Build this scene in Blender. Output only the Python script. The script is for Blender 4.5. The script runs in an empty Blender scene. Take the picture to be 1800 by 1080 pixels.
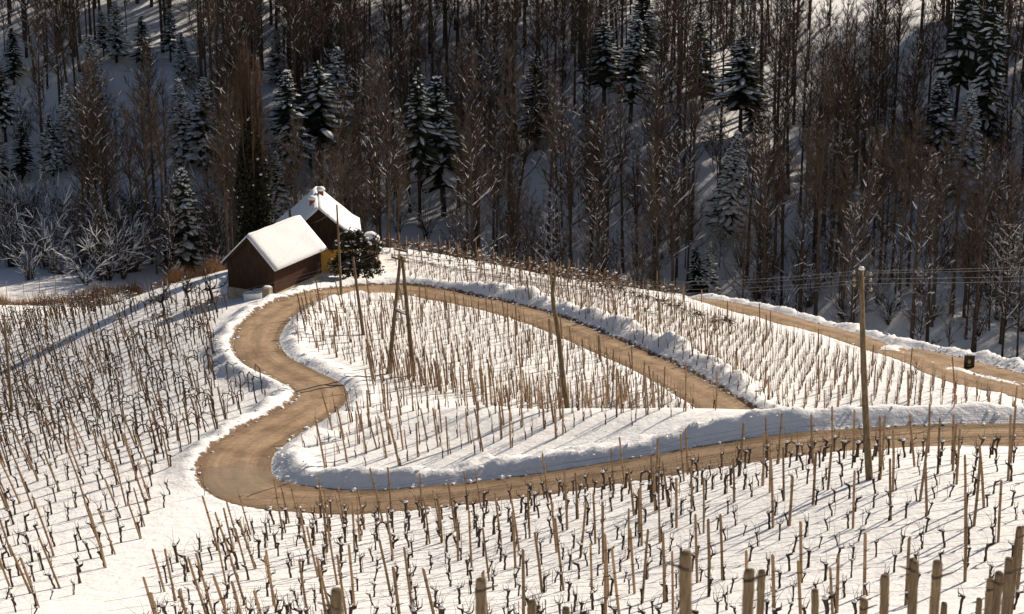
import bpy, math, random
import numpy as np
from mathutils import noise as mnoise, Vector
random.seed(7); rng = np.random.default_rng(11)
SC = bpy.context.scene
COL = SC.collection
R_ = math.radians

# ------------------------------------------------------------------ camera, sky, sun, exposure
PITCH = R_(-17.0); FPX = 3600.0
cam = bpy.data.cameras.new('camera'); camo = bpy.data.objects.new('camera', cam); COL.objects.link(camo)
camo.location = (0, 0, 0); camo.rotation_euler = (math.pi/2 + PITCH, 0, 0)
cam.lens = 72.0; cam.sensor_width = 36.0; cam.clip_start = 0.5; cam.clip_end = 3000
cam.dof.use_dof = True; cam.dof.focus_distance = 115.0; cam.dof.aperture_fstop = 3.6
SC.camera = camo
SUN_AZ = R_(48); SUN_EL = R_(29.5)          # behind the hill, to the right
w = bpy.data.worlds.new('World'); SC.world = w; w.use_nodes = True
wn = w.node_tree; bg = wn.nodes['Background']
sky = wn.nodes.new('ShaderNodeTexSky'); sky.sky_type = 'NISHITA'; sky.sun_disc = False
sky.sun_elevation = SUN_EL; sky.sun_rotation = R_(90) - SUN_AZ
sky.air_density = 1.0; sky.dust_density = 1.5; sky.ozone_density = 1.0
wn.links.new(sky.outputs[0], bg.inputs[0]); bg.inputs[1].default_value = 0.05
sl = bpy.data.lights.new('sun', 'SUN'); sl.energy = 5.0; sl.angle = R_(0.8); sl.color = (1.0, 0.86, 0.69)
so = bpy.data.objects.new('sun', sl); COL.objects.link(so)
sdir = Vector((math.cos(SUN_AZ)*math.cos(SUN_EL), math.sin(SUN_AZ)*math.cos(SUN_EL), math.sin(SUN_EL)))
so.rotation_euler = sdir.to_track_quat('Z', 'Y').to_euler(); so.location = (60, 60, 60)
SC.view_settings.view_transform = 'Standard'; SC.view_settings.look = 'None'
SC.view_settings.exposure = 0.3; SC.view_settings.gamma = 1.0
SC.render.engine = 'CYCLES'; SC.cycles.max_bounces = 5; SC.cycles.diffuse_bounces = 3
SC.cycles.transparent_max_bounces = 4

# ------------------------------------------------------------------ helpers: picture ray -> place
FW = np.array([0, math.cos(PITCH), math.sin(PITCH)]); UP = np.array([0, -math.sin(PITCH), math.cos(PITCH)]); RT = np.array([1., 0, 0])
def at(px, py, d): return d*(FW + RT*(px-900)/FPX + UP*(540-py)/FPX)
def proj(P):
    P = np.asarray(P, float); d = P @ FW
    return 900+FPX*(P @ RT)/d, 540-FPX*(P @ UP)/d
def inpoly(x, y, poly):
    c = np.zeros(np.shape(x), bool); n = len(poly)
    for i in range(n):
        x1, y1 = poly[i]; x2, y2 = poly[(i+1) % n]
        if y1 == y2: continue
        t = ((y1 > y) != (y2 > y)) & (x < (x2-x1)*(y-y1)/(y2-y1)+x1)
        c ^= t
    return c

# ------------------------------------------------------------------ materials
def mat(name, col, rough=0.85, spec=0.2, var=None, scale=6.0, bump=0.0, bscale=20.0, detail=5.0, stretch=None, sss=0.0):
    m = bpy.data.materials.new(name); m.use_nodes = True; nt = m.node_tree; b = nt.nodes['Principled BSDF']
    b.inputs['Roughness'].default_value = rough; b.inputs['Specular IOR Level'].default_value = spec
    b.inputs['Base Color'].default_value = (*col, 1)
    tc = nt.nodes.new('ShaderNodeTexCoord'); src = tc.outputs['Object']
    if stretch:
        mp = nt.nodes.new('ShaderNodeMapping'); mp.inputs['Scale'].default_value = stretch
        nt.links.new(src, mp.inputs[0]); src = mp.outputs[0]
    if var:
        n = nt.nodes.new('ShaderNodeTexNoise'); n.inputs['Scale'].default_value = scale; n.inputs['Detail'].default_value = detail
        nt.links.new(src, n.inputs['Vector'])
        oi = nt.nodes.new('ShaderNodeObjectInfo')
        rp = nt.nodes.new('ShaderNodeValToRGB'); rp.color_ramp.elements[0].position = .32; rp.color_ramp.elements[1].position = .68
        rp.color_ramp.elements[0].color = (*col, 1); rp.color_ramp.elements[1].color = (*var, 1)
        nt.links.new(n.outputs[0], rp.inputs[0])
        hs = nt.nodes.new('ShaderNodeHueSaturation')
        mr = nt.nodes.new('ShaderNodeMapRange'); mr.inputs[3].default_value = .72; mr.inputs[4].default_value = 1.25
        nt.links.new(oi.outputs['Random'], mr.inputs[0]); nt.links.new(mr.outputs[0], hs.inputs['Value'])
        nt.links.new(rp.outputs[0], hs.inputs['Color']); nt.links.new(hs.outputs[0], b.inputs['Base Color'])
    if bump:
        n2 = nt.nodes.new('ShaderNodeTexNoise'); n2.inputs['Scale'].default_value = bscale; n2.inputs['Detail'].default_value = 6
        nt.links.new(src, n2.inputs['Vector'])
        bp = nt.nodes.new('ShaderNodeBump'); bp.inputs['Strength'].default_value = bump; bp.inputs['Distance'].default_value = .05
        nt.links.new(n2.outputs[0], bp.inputs['Height']); nt.links.new(bp.outputs[0], b.inputs['Normal'])
    return m
SNOW = (0.84, 0.85, 0.87)
M = {}
M['snow'] = mat('snow', SNOW, .8, .15, bump=.5, bscale=5)
M['tree_snow'] = mat('tree_snow', (.86, .865, .88), .85, .1)
M['bark'] = mat('bark', (.055, .04, .03), .95, .1, (.11, .08, .058), 2.5, .5, 12, stretch=(3, 3, .6))
M['twig'] = mat('twig', (.064, .048, .037), .95, .1, (.105, .077, .057), .6)
M['poplar_twig'] = mat('poplar_twig', (.07, .046, .03), .95, .1, (.125, .078, .048), .6)
M['reddish_twig'] = mat('reddish_twig', (.16, .085, .042), .95, .1, (.25, .14, .07), .6)
M['needle'] = mat('needle', (.022, .030, .018), .9, .15, (.045, .055, .03), .9)
M['ivy'] = mat('ivy', (.020, .019, .009), .7, .3, (.042, .038, .017), 1.5)
M['shrub_leaf'] = mat('shrub_leaf', (.030, .032, .016), .8, .2, (.07, .062, .03), 1.5)
M['stake'] = mat('stake', (.235, .15, .088), .9, .15, (.40, .275, .17), 4, .4, 30, stretch=(4, 4, .5))
M['post'] = mat('post', (.13, .09, .052), .9, .15, (.34, .255, .16), 9, 1.0, 40, stretch=(3, 3, .35), detail=9)
M['pole'] = mat('pole', (.12, .085, .05), .9, .15, (.26, .19, .115), 3, .6, 18, stretch=(4, 4, .3))
M['vine'] = mat('vine', (.035, .024, .017), .95, .1, (.085, .06, .042), 12, .8, 40, stretch=(1, 1, .4))
M['cane'] = mat('cane', (.055, .036, .026), .9, .1, (.105, .066, .045), 2)
M['metal'] = mat('metal', (.06, .05, .045), .6, .4)
M['wire'] = mat('wire', (.16, .14, .12), .5, .5)
M['board'] = mat('board', (.028, .0155, .010), .85, .2, (.062, .034, .02), 3, .4, 12, stretch=(5, 5, .4))
M['board_red'] = mat('board_red', (.045, .020, .012), .85, .2, (.105, .045, .025), 3, .4, 12, stretch=(5, 5, .4))
M['plaster'] = mat('plaster', (.66, .36, .075), .9, .15, (.76, .45, .11), 1.2, .2, 10)
M['stone'] = mat('stone', (.24, .20, .15), .9, .15, (.40, .34, .25), 2.0, .7, 8)
M['brick'] = mat('brick', (.22, .06, .04), .9, .15, (.33, .11, .07), 5, .4, 14)
M['tan_masonry'] = mat('tan_masonry', (.34, .19, .12), .9, .15, (.45, .28, .18), 3, .5, 9)
M['enamel'] = mat('enamel', (.62, .64, .66), .5, .4, (.74, .75, .76), 3)
M['blue'] = mat('blue', (.10, .17, .30), .6, .4)
M['signblack'] = mat('signblack', (.012, .010, .009), .5, .4)
M['gold'] = mat('gold', (.42, .27, .07), .5, .4)
M['red'] = mat('red', (.42, .05, .035), .7, .3)
M['iron'] = mat('iron', (.05, .035, .028), .7, .3, (.11, .07, .05), 8)
M['porcelain'] = mat('porcelain', (.30, .24, .19), .4, .5)

# snowy ground: bare earth where the plough has scraped the verge (attribute), fine crust relief
g = bpy.data.materials.new('ground_snow'); g.use_nodes = True; nt = g.node_tree; b = nt.nodes['Principled BSDF']
b.inputs['Roughness'].default_value = .75; b.inputs['Specular IOR Level'].default_value = .15
tc = nt.nodes.new('ShaderNodeTexCoord')
def noise(scale, detail=6, rough=.55):
    n = nt.nodes.new('ShaderNodeTexNoise'); n.inputs['Scale'].default_value = scale; n.inputs['Detail'].default_value = detail
    n.inputs['Roughness'].default_value = rough; nt.links.new(tc.outputs['Object'], n.inputs['Vector']); return n
at_d = nt.nodes.new('ShaderNodeAttribute'); at_d.attribute_name = 'dirt'
n1 = noise(3.5, 8, .65)
sub = nt.nodes.new('ShaderNodeMath'); sub.operation = 'MULTIPLY_ADD'; sub.inputs[1].default_value = 1.0; sub.inputs[2].default_value = -.5
nt.links.new(n1.outputs[0], sub.inputs[0])
add = nt.nodes.new('ShaderNodeMath'); add.operation = 'ADD'; nt.links.new(at_d.outputs['Fac'], add.inputs[0]); nt.links.new(sub.outputs[0], add.inputs[1])
mr = nt.nodes.new('ShaderNodeMapRange'); mr.inputs[1].default_value = .42; mr.inputs[2].default_value = .58
nt.links.new(add.outputs[0], mr.inputs[0])
n2 = noise(1.1, 5); rp = nt.nodes.new('ShaderNodeValToRGB')
rp.color_ramp.elements[0].color = (.80, .81, .835, 1); rp.color_ramp.elements[1].color = (.88, .885, .895, 1)
nt.links.new(n2.outputs[0], rp.inputs[0])
n3 = noise(9, 6); rp3 = nt.nodes.new('ShaderNodeValToRGB')
rp3.color_ramp.elements[0].color = (.07, .042, .022, 1); rp3.color_ramp.elements[1].color = (.24, .15, .085, 1)
nt.links.new(n3.outputs[0], rp3.inputs[0])
mx = nt.nodes.new('ShaderNodeMixRGB'); nt.links.new(mr.outputs[0], mx.inputs[0]); nt.links.new(rp.outputs[0], mx.inputs[1]); nt.links.new(rp3.outputs[0], mx.inputs[2])
nt.links.new(mx.outputs[0], b.inputs['Base Color'])
na = noise(1.3, 4); nb = noise(7, 7, .6)
mh = nt.nodes.new('ShaderNodeMath'); mh.operation = 'MULTIPLY_ADD'; mh.inputs[1].default_value = .3
nt.links.new(nb.outputs[0], mh.inputs[0]); nt.links.new(na.outputs[0], mh.inputs[2])
bp = nt.nodes.new('ShaderNodeBump'); bp.inputs['Strength'].default_value = .75; bp.inputs['Distance'].default_value = .17
nt.links.new(mh.outputs[0], bp.inputs['Height']); nt.links.new(bp.outputs[0], b.inputs['Normal'])
M['ground'] = g

# gritted road: sandy brown with wheel tracks along it, gravelly grain and one greyer worn patch
def road_material():
    m = bpy.data.materials.new('gritted_road'); m.use_nodes = True; t = m.node_tree; b = t.nodes['Principled BSDF']
    b.inputs['Roughness'].default_value = .9; b.inputs['Specular IOR Level'].default_value = .15
    L = t.links.new; N = t.nodes.new
    uv = N('ShaderNodeUVMap'); uv.uv_map = 'along'
    tc = N('ShaderNodeTexCoord')
    mp = N('ShaderNodeMapping'); mp.inputs['Scale'].default_value = (14, .25, 1); L(uv.outputs[0], mp.inputs[0])
    n = N('ShaderNodeTexNoise'); n.inputs['Scale'].default_value = 1.0; n.inputs['Detail'].default_value = 5; L(mp.outputs[0], n.inputs['Vector'])
    r = N('ShaderNodeValToRGB'); e = r.color_ramp.elements
    e[0].position = .3; e[0].color = (.275, .195, .128, 1); e[1].position = .7; e[1].color = (.375, .27, .18, 1)
    L(n.outputs[0], r.inputs[0])
    n2 = N('ShaderNodeTexNoise'); n2.inputs['Scale'].default_value = 3; n2.inputs['Detail'].default_value = 8; n2.inputs['Roughness'].default_value = .7
    L(tc.outputs['Object'], n2.inputs['Vector'])
    r2 = N('ShaderNodeValToRGB'); r2.color_ramp.elements[0].position = .3; r2.color_ramp.elements[0].color = (.72, .72, .72, 1)
    r2.color_ramp.elements[1].position = .7; r2.color_ramp.elements[1].color = (1.15, 1.13, 1.1, 1); L(n2.outputs[0], r2.inputs[0])
    mu = N('ShaderNodeMixRGB'); mu.blend_type = 'MULTIPLY'; mu.inputs[0].default_value = 1; L(r.outputs[0], mu.inputs[1]); L(r2.outputs[0], mu.inputs[2])
    # two wheel tracks worn paler and harder than the loose crown and edges
    sx = N('ShaderNodeSeparateXYZ'); L(uv.outputs[0], sx.inputs[0])
    n5 = N('ShaderNodeTexNoise'); n5.inputs['Scale'].default_value = .35; n5.inputs['Detail'].default_value = 4; L(tc.outputs['Object'], n5.inputs['Vector'])
    wob = N('ShaderNodeMath'); wob.operation = 'MULTIPLY_ADD'; wob.inputs[1].default_value = .22; L(n5.outputs[0], wob.inputs[0]); L(sx.outputs[0], wob.inputs[2])
    rt = N('ShaderNodeValToRGB'); er = rt.color_ramp.elements; er[0].position = .06; er[0].color = (.62, .60, .57, 1); er[1].position = 1.0; er[1].color = (.6, .58, .55, 1)
    for ps, v_ in ((.2, .88), (.33, 1.16), (.43, 1.14), (.58, .9), (.63, .86), (.76, 1.15), (.87, 1.12), (.95, .85)):
        k_ = er.new(ps); k_.color = (v_, v_, v_*.99, 1)
    L(wob.outputs[0], rt.inputs[0])
    mu0 = mu; mu = N('ShaderNodeMixRGB'); mu.blend_type = 'MULTIPLY'; mu.inputs[0].default_value = .8; L(mu0.outputs[0], mu.inputs[1]); L(rt.outputs[0], mu.inputs[2])
    n6 = N('ShaderNodeTexNoise'); n6.inputs['Scale'].default_value = .55; n6.inputs['Detail'].default_value = 7; n6.inputs['Roughness'].default_value = .65; L(tc.outputs['Object'], n6.inputs['Vector'])
    r6 = N('ShaderNodeValToRGB'); r6.color_ramp.elements[0].position = .36; r6.color_ramp.elements[0].color = (.62, .58, .54, 1); r6.color_ramp.elements[1].position = .52; r6.color_ramp.elements[1].color = (1.05, 1.05, 1.05, 1); L(n6.outputs[0], r6.inputs[0])
    mu1 = mu; mu = N('ShaderNodeMixRGB'); mu.blend_type = 'MULTIPLY'; mu.inputs[0].default_value = .7; L(mu1.outputs[0], mu.inputs[1]); L(r6.outputs[0], mu.inputs[2])
    # greyer worn asphalt showing through at the hairpin
    c = at(415, 845, 92.0)
    vs = N('ShaderNodeVectorMath'); vs.operation = 'DISTANCE'; L(tc.outputs['Object'], vs.inputs[0]); vs.inputs[1].default_value = tuple(c)
    n3 = N('ShaderNodeTexNoise'); n3.inputs['Scale'].default_value = 1.1; n3.inputs['Detail'].default_value = 6; L(tc.outputs['Object'], n3.inputs['Vector'])
    ad = N('ShaderNodeMath'); ad.operation = 'MULTIPLY_ADD'; ad.inputs[1].default_value = 5; L(n3.outputs[0], ad.inputs[0]); L(vs.outputs['Value'], ad.inputs[2])
    ma = N('ShaderNodeMapRange'); ma.inputs[1].default_value = 4.9; ma.inputs[2].default_value = 4.2; ma.inputs[3].default_value = 0; ma.inputs[4].default_value = .6
    L(ad.outputs[0], ma.inputs[0])
    mg = N('ShaderNodeMixRGB'); mg.inputs[2].default_value = (.25, .20, .155, 1); L(ma.outputs[0], mg.inputs[0]); L(mu.outputs[0], mg.inputs[1])
    L(mg.outputs[0], b.inputs['Base Color'])
    n4 = N('ShaderNodeTexNoise'); n4.inputs['Scale'].default_value = 14; n4.inputs['Detail'].default_value = 8; L(tc.outputs['Object'], n4.inputs['Vector'])
    bp = N('ShaderNodeBump'); bp.inputs['Strength'].default_value = .35; bp.inputs['Distance'].default_value = .05
    L(n4.outputs[0], bp.inputs['Height']); L(bp.outputs[0], b.inputs['Normal'])
    return m
M['road'] = road_material()

# ------------------------------------------------------------------ mesh builder
class MB:
    def __init__(s): s.v = []; s.f = []; s.m = []; s.n = 0
    def add(s, verts, faces, mi=0):
        o = s.n; s.v.extend([tuple(q) for q in verts]); s.n += len(verts)
        for f in faces: s.f.append(tuple(i+o for i in f)); s.m.append(mi)
    def tube(s, pts, rad, n=5, mi=0, cap=True, squash=None):
        pts = [np.asarray(p, float) for p in pts]; k = len(pts); vs = []; fs = []
        ref = None
        for i in range(k):
            t = pts[min(i+1, k-1)]-pts[max(i-1, 0)]; t = t/(np.linalg.norm(t)+1e-9)
            if ref is None:
                ref = np.array([1., 0, 0]) if abs(t[0]) < .8 else np.array([0, 1., 0])
            a = ref-t*(ref @ t); a /= np.linalg.norm(a)+1e-9; ref = a; c = np.cross(t, a)
            r = rad[i] if hasattr(rad, '__len__') else rad
            for j in range(n):
                th = 2*math.pi*j/n; vs.append(pts[i]+r*(math.cos(th)*a+math.sin(th)*c))
        for i in range(k-1):
            for j in range(n):
                fs.append((i*n+j, i*n+(j+1) % n, (i+1)*n+(j+1) % n, (i+1)*n+j))
        if cap: fs.append(tuple(range(n))[::-1]); fs.append(tuple(range((k-1)*n, k*n)))
        s.add(vs, fs, mi)
    def spike(s, p, q, r, mi=0):                       # three-sided tapering twig
        p = np.asarray(p, float); q = np.asarray(q, float); t = q-p; t /= np.linalg.norm(t)+1e-9
        a = np.cross(t, (.31, .55, .77)); a /= np.linalg.norm(a)+1e-9; c = np.cross(t, a)
        s.add([p+r*a, p+r*(-.5*a+.87*c), p+r*(-.5*a-.87*c), q], [(0, 1, 3), (1, 2, 3), (2, 0, 3)], mi)
    def box(s, c, size, mi=0, rot=None):
        c = np.asarray(c, float); h = np.asarray(size, float)/2
        vs = [np.array((x, y, z))*h for x in (-1, 1) for y in (-1, 1) for z in (-1, 1)]
        if rot is not None: vs = [rot @ v for v in vs]
        s.add([c+v for v in vs], [(0, 1, 3, 2), (4, 6, 7, 5), (0, 4, 5, 1), (2, 3, 7, 6), (0, 2, 6, 4), (1, 5, 7, 3)], mi)
    def blob(s, c, r, mi=0, nu=7, nv=4, jit=.15, flat=0.0):   # lumpy rounded body; r = (rx, ry, rz)
        vs = [np.array((0, 0, -1.))]; fs = []
        for i in range(1, nv):
            ph = -math.pi/2+math.pi*i/nv
            for j in range(nu):
                th = 2*math.pi*j/nu; vs.append(np.array((math.cos(ph)*math.cos(th), math.cos(ph)*math.sin(th), math.sin(ph)))*(1+random.uniform(-jit, jit)))
        vs.append(np.array((0, 0, 1.)))
        for j in range(nu): fs.append((0, 1+(j+1) % nu, 1+j))
        for i in range(nv-2):
            for j in range(nu):
                a = 1+i*nu+j; b_ = 1+i*nu+(j+1) % nu; fs.append((a, b_, b_+nu, a+nu))
        l = len(vs)-1
        for j in range(nu): fs.append((l, l-nu+j, l-nu+(j+1) % nu))
        if flat: vs = [np.array((v[0], v[1], max(v[2], -flat))) for v in vs]
        s.add([np.asarray(c)+v*np.asarray(r) for v in vs], fs, mi)
    def mesh(s, name, mats, smooth=False):
        me = bpy.data.meshes.new(name); me.from_pydata([tuple(map(float, q)) for q in s.v], [], s.f)
        for m in (mats if isinstance(mats, (list, tuple)) else [mats]): me.materials.append(m)
        if any(s.m): me.polygons.foreach_set('material_index', s.m)
        if smooth: me.polygons.foreach_set('use_smooth', [True]*len(me.polygons))
        me.update(); return me
def obj(name, me, parent=None, loc=None):
    o = bpy.data.objects.new(name, me); COL.objects.link(o)
    if parent is not None: o.parent = parent
    if loc is not None: o.location = tuple(map(float, loc))
    return o
def tag(o, label=None, cat=None, group=None, kind=None):
    if label: o['label'] = label
    if cat: o['category'] = cat
    if group: o['group'] = group
    if kind: o['kind'] = kind
    return o
def thing(name, loc, label, cat, group=None, rz=0.0):
    o = bpy.data.objects.new(name, None); COL.objects.link(o); o.location = tuple(map(float, loc)); o.rotation_euler = (0, 0, rz)
    o.empty_display_size = .3
    return tag(o, label, cat, group)

# ------------------------------------------------------------------ terrain
HEART = [(2700, 752, 84.5, 1.4), (2300, 762, 84, 1.4), (1960, 768, 83.5, 1.4), (1800, 769, 83.5, 1.4), (1500, 772, 83.3, 1.4), (1350, 786, 83.7, 1.4), (1200, 808, 84.3, 1.4), (1000, 845, 85.6, 1.35),
         (800, 871, 87, 1.3), (650, 885, 88, 1.3), (560, 882, 88.8, 1.35), (470, 870, 90, 1.5), (425, 848, 91.5, 1.5), (414, 818, 94, 1.52), (432, 788, 97, 1.45),
         (478, 757, 100.5, 1.4), (532, 727, 104, 1.3), (565, 703, 107.2, 1.25), (560, 680, 110.3, 1.2), (517, 658, 113.5, 1.22), (470, 632, 117.2, 1.25), (452, 603, 121.5, 1.25), (462, 573, 126.5, 1.25),
         (497, 541, 133, 1.25), (542, 524, 138, 1.2), (602, 515, 142, 1.2), (700, 514, 144.5, 1.2), (803, 526, 142, 1.2), (966, 566, 132.5, 1.25),
         (1129, 636, 120, 1.25), (1251, 702, 109, 1.25), (1310, 738, 104.5, 1.25), (1400, 768, 101.5, 1.25), (1560, 790, 100.5, 1.25), (1760, 800, 100.5, 1.25), (1960, 800, 100.5, 1.25), (2400, 800, 100.5, 1.25)]
FAR = [(1150, 534, 163, 1.15), (1200, 524, 158, 1.15), (1280, 538, 153, 1.15), (1348, 556, 148, 1.15), (1422, 577, 142, 1.05), (1515, 602, 134, 1.05), (1607, 631, 127, 1.05),
       (1681, 662, 119.5, 1.05), (1800, 691, 114, 1.05), (1920, 722, 109.5, 1.1), (2150, 770, 103.5, 1.1), (2500, 815, 99, 1.1)]
LAYBY = [(1600, 620, 131, .5), (1650, 630, 128.3, .85), (1705, 644, 124.5, 1.0), (1770, 660, 120.5, 1.0), (1870, 685, 115.5, 1.0)]
CP = [(-60, 1080, 69), (0, 1080, 67), (0, 900, 90), (0, 800, 107), (0, 725, 124), (0, 650, 143), (0, 560, 168), (0, 536, 178), (100, 1000, 77), (300, 950, 81.5), (200, 800, 100), (200, 700, 116.5), (200, 600, 137.5),
      (200, 541, 163), (330, 880, 88.5), (330, 700, 111.5), (330, 600, 127.5), (330, 520, 148), (400, 476, 158), (300, 500, 160), (480, 905, 86.5),
      (500, 1080, 63), (700, 1000, 72), (700, 925, 82), (600, 960, 77), (900, 1080, 57), (900, 1000, 67), (900, 900, 80), (1200, 1080, 54), (1200, 950, 66), (1200, 850, 78),
      (1000, 880, 81), (1530, 835, 68.5), (1530, 950, 59.5), (1530, 1080, 51), (1800, 1080, 48), (1800, 900, 60), (1800, 795, 76), (1500, 800, 77), (2000, 900, 60), (2000, 1080, 47), (2000, 795, 76),
      (1300, 722, 90.5), (1600, 726, 89.5), (1800, 728, 89), (2000, 728, 89), (1000, 716, 97.5), (850, 707, 101.5), (1150, 716, 94), (1080, 760, 91.5),
      (1000, 745, 104.5), (850, 725, 106), (1150, 748, 102),
      (1000, 650, 117), (700, 600, 124.5), (900, 600, 126), (700, 650, 115), (750, 688, 108.5), (900, 690, 110.5), (1100, 690, 110), (620, 560, 132), (800, 560, 133), (600, 620, 120),
      (560, 800, 95.5), (700, 835, 91), (700, 730, 102.2), (900, 790, 91.5), (1000, 765, 92.5), (640, 665, 112.5), (550, 830, 92.5), (800, 770, 96.5), (640, 760, 99),
      (680, 436, 160), (800, 452, 162), (960, 483, 160), (1100, 508, 159), (800, 500, 150), (1000, 530, 142), (1200, 600, 129), (1400, 650, 122), (1300, 580, 138), (1600, 700, 111), (1800, 712, 109), (1350, 712, 110), (2000, 745, 107),
      (1500, 584, 137.5), (1700, 628, 127.5), (1800, 652, 123), (2000, 690, 116), (1400, 556, 148), (1700, 650, 132.5), (1800, 678, 128.5), (1600, 622, 136), (1500, 606, 143), (2000, 715, 122), (1700, 680, 139), (1800, 705, 135), (1500, 635, 151), (1400, 585, 157),
      (620, 470, 152), (560, 495, 148), (0, 517, 206), (150, 512, 206), (-150, 519, 206), (-150, 650, 150), (-150, 560, 176), (-150, 800, 112)]
pts = [at(*c) for c in CP]+[at(*c[:3]) for c in HEART]+[at(*c[:3]) for c in FAR]+[at(*c[:3]) for c in LAYBY]
# barn stands at (-16.9, 140.2), the house at (-14.5, 148.2)
pts += [np.array(q) for q in ((-16.0, 136.4, -40.75), (-20.2, 139.0, -41.9), (-14.3, 142.0, -40.9), (-17.5, 144, -41.5), (-14.5, 145.5, -41.8), (-11.5, 150.5, -42.3), (-15, 152, -42.4))]
for x in (-20, -8, 0, 8, 20):                                   # the hillside the photographer stands on
    for y in (0, 12, 22): pts.append(np.array((x, y, -1.9-.475*y)))
for x in (-45, 45): pts.append(np.array((x, 5, -6.)));
for x in (-45, 40): pts.append(np.array((x, 40, -24.)))
for x, y, z in ((-70, 100, -52), (-75, 150, -62), (-90, 60, -45), (70, 60, -30), (75, 90, -36), (80, 120, -44), (85, 150, -58),
                (-35, 190, -62), (-10, 190, -60), (15, 192, -63), (40, 185, -63), (60, 170, -60), (0, 215, -76), (40, 212, -80), (80, 205, -80), (-40, 232, -76), (-80, 235, -76), (-80, 190, -66)):
    pts.append(np.array((x, y, z), float))
P = np.array(pts)
def tps_fit(P, lam):
    n = len(P); d = np.hypot(P[:, None, 0]-P[None, :, 0], P[:, None, 1]-P[None, :, 1])
    K = np.where(d > 0, d*d*np.log(d+1e-12), 0)+lam*np.eye(n)
    A = np.zeros((n+3, n+3)); A[:n, :n] = K; A[:n, n] = 1; A[:n, n+1:] = P[:, :2]; A[n, :n] = 1; A[n+1:, :n] = P[:, :2].T
    return np.linalg.solve(A, np.concatenate([P[:, 2], [0, 0, 0]]))
TW = tps_fit(P, 4.0)
def tps(x, y):
    sh = np.shape(x); x = np.ravel(x).astype(float); y = np.ravel(y).astype(float); out = np.empty(len(x)); n = len(P)
    for i in range(0, len(x), 20000):
        xs, ys = x[i:i+20000], y[i:i+20000]
        r2 = (xs[:, None]-P[None, :, 0])**2+(ys[:, None]-P[None, :, 1])**2
        out[i:i+20000] = (.5*r2*np.log(r2+1e-12)) @ TW[:n]+TW[n]+TW[n+1]*xs+TW[n+2]*ys
    return out.reshape(sh)
FPTS = np.array([at(1750, 600, 222), at(60, 512, 218), at(200, 8, 268), at(1500, 22, 268), at(900, 480, 222)])
FA, FB, FC = np.linalg.lstsq(np.c_[FPTS[:, :2], np.ones(5)], FPTS[:, 2], rcond=None)[0]
YTOP = float(at(900, 12, 268)[1])
def forest_h(x, y):
    s = np.where(y < YTOP, y, np.where(y < YTOP+20, YTOP+(y-YTOP)*.12, YTOP+2.4+(y-YTOP-20)*.8))
    rib = 1.7*np.sin((x*.82+y*.55)*.135+.6)+1.1*np.sin((x*.7-y*.3)*.21+2)+.8*np.sin((x*.2+y*.9)*.33)
    return FA*x+FB*np.minimum(s, 520)+FC+rib*np.clip((YTOP+6-y)/22, .12, 1)
def fbm(x, y, seed=0):
    z = np.zeros(np.shape(x))
    for k in range(14):
        r = np.random.default_rng(seed*100+k); a = r.uniform(0, 6.28); fq = 1.5*1.28**k/6; ph = r.uniform(0, 6.28)
        z = z+np.sin(fq*(np.cos(a)*x+np.sin(a)*y)+ph+1.3*np.sin(.37*fq*(np.sin(a)*x-np.cos(a)*y)+ph*2))/(1.2**k)
    return z/4
def base_h(x, y):
    a = np.where(y < 250, tps(x, np.minimum(y, 250)), -95.)
    b = forest_h(x, y); a = np.where(np.abs(x) > 100, np.minimum(a, -60), a)
    k = 5.0; b = np.where(y < 175, -140., b)
    return np.where(a-b > 40, a, np.where(b-a > 40, b, np.logaddexp(a/k, b/k)*k))
def catmull(nodes, step=.35):
    Q = np.array([np.r_[at(*n[:3]), n[3]] for n in nodes]); Q = np.vstack([2*Q[0]-Q[1], Q, 2*Q[-1]-Q[-2]]); out = []
    for i in range(1, len(Q)-2):
        p0, p1, p2, p3 = Q[i-1:i+3]; L = np.linalg.norm(p2[:3]-p1[:3]); n = max(2, int(L/step))
        for t in np.arange(n)/n:
            out.append(.5*((2*p1)+(p2-p0)*t+(2*p0-5*p1+4*p2-p3)*t*t+(3*p1-p0-3*p2+p3)*t**3))
    out.append(Q[-2]); return np.array(out)
class Road:
    def __init__(s, nodes, hl, hr, span=None):
        C = catmull(nodes); s.c = C[:, :2]; s.hw = C[:, 3]
        z = tps(C[:, 0], C[:, 1]); k = np.ones(25)/25; zp = np.r_[[z[0]]*12, z, [z[-1]]*12]; s.z = np.convolve(zp, k, 'valid')
        t = np.gradient(s.c, axis=0); t /= np.linalg.norm(t, axis=1)[:, None]; s.t = t; s.nr = np.c_[t[:, 1], -t[:, 0]]   # right-hand normal
        s.s = np.r_[0, np.cumsum(np.linalg.norm(np.diff(s.c, axis=0), axis=1))]
        u = s.s/s.s[-1]
        if span:
            k0, k1 = [int(((s.c-at(*q)[:2])**2).sum(1).argmin()) for q in span]; u = np.clip((s.s-s.s[k0])/(s.s[k1]-s.s[k0]), 0, 1)
        s.hl = np.interp(u, *zip(*hl)); s.hr = np.interp(u, *zip(*hr))
    def field(s, x, y):
        best = np.full(len(x), 1e9); idx = np.zeros(len(x), int)
        for i in range(0, len(x), 8000):
            d = (x[i:i+8000, None]-s.c[None, :, 0])**2+(y[i:i+8000, None]-s.c[None, :, 1])**2
            j = d.argmin(1); idx[i:i+8000] = j; best[i:i+8000] = np.sqrt(d[np.arange(len(j)), j])
        side = (x-s.c[idx, 0])*s.nr[idx, 0]+(y-s.c[idx, 1])*s.nr[idx, 1]
        return best, idx, side
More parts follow.
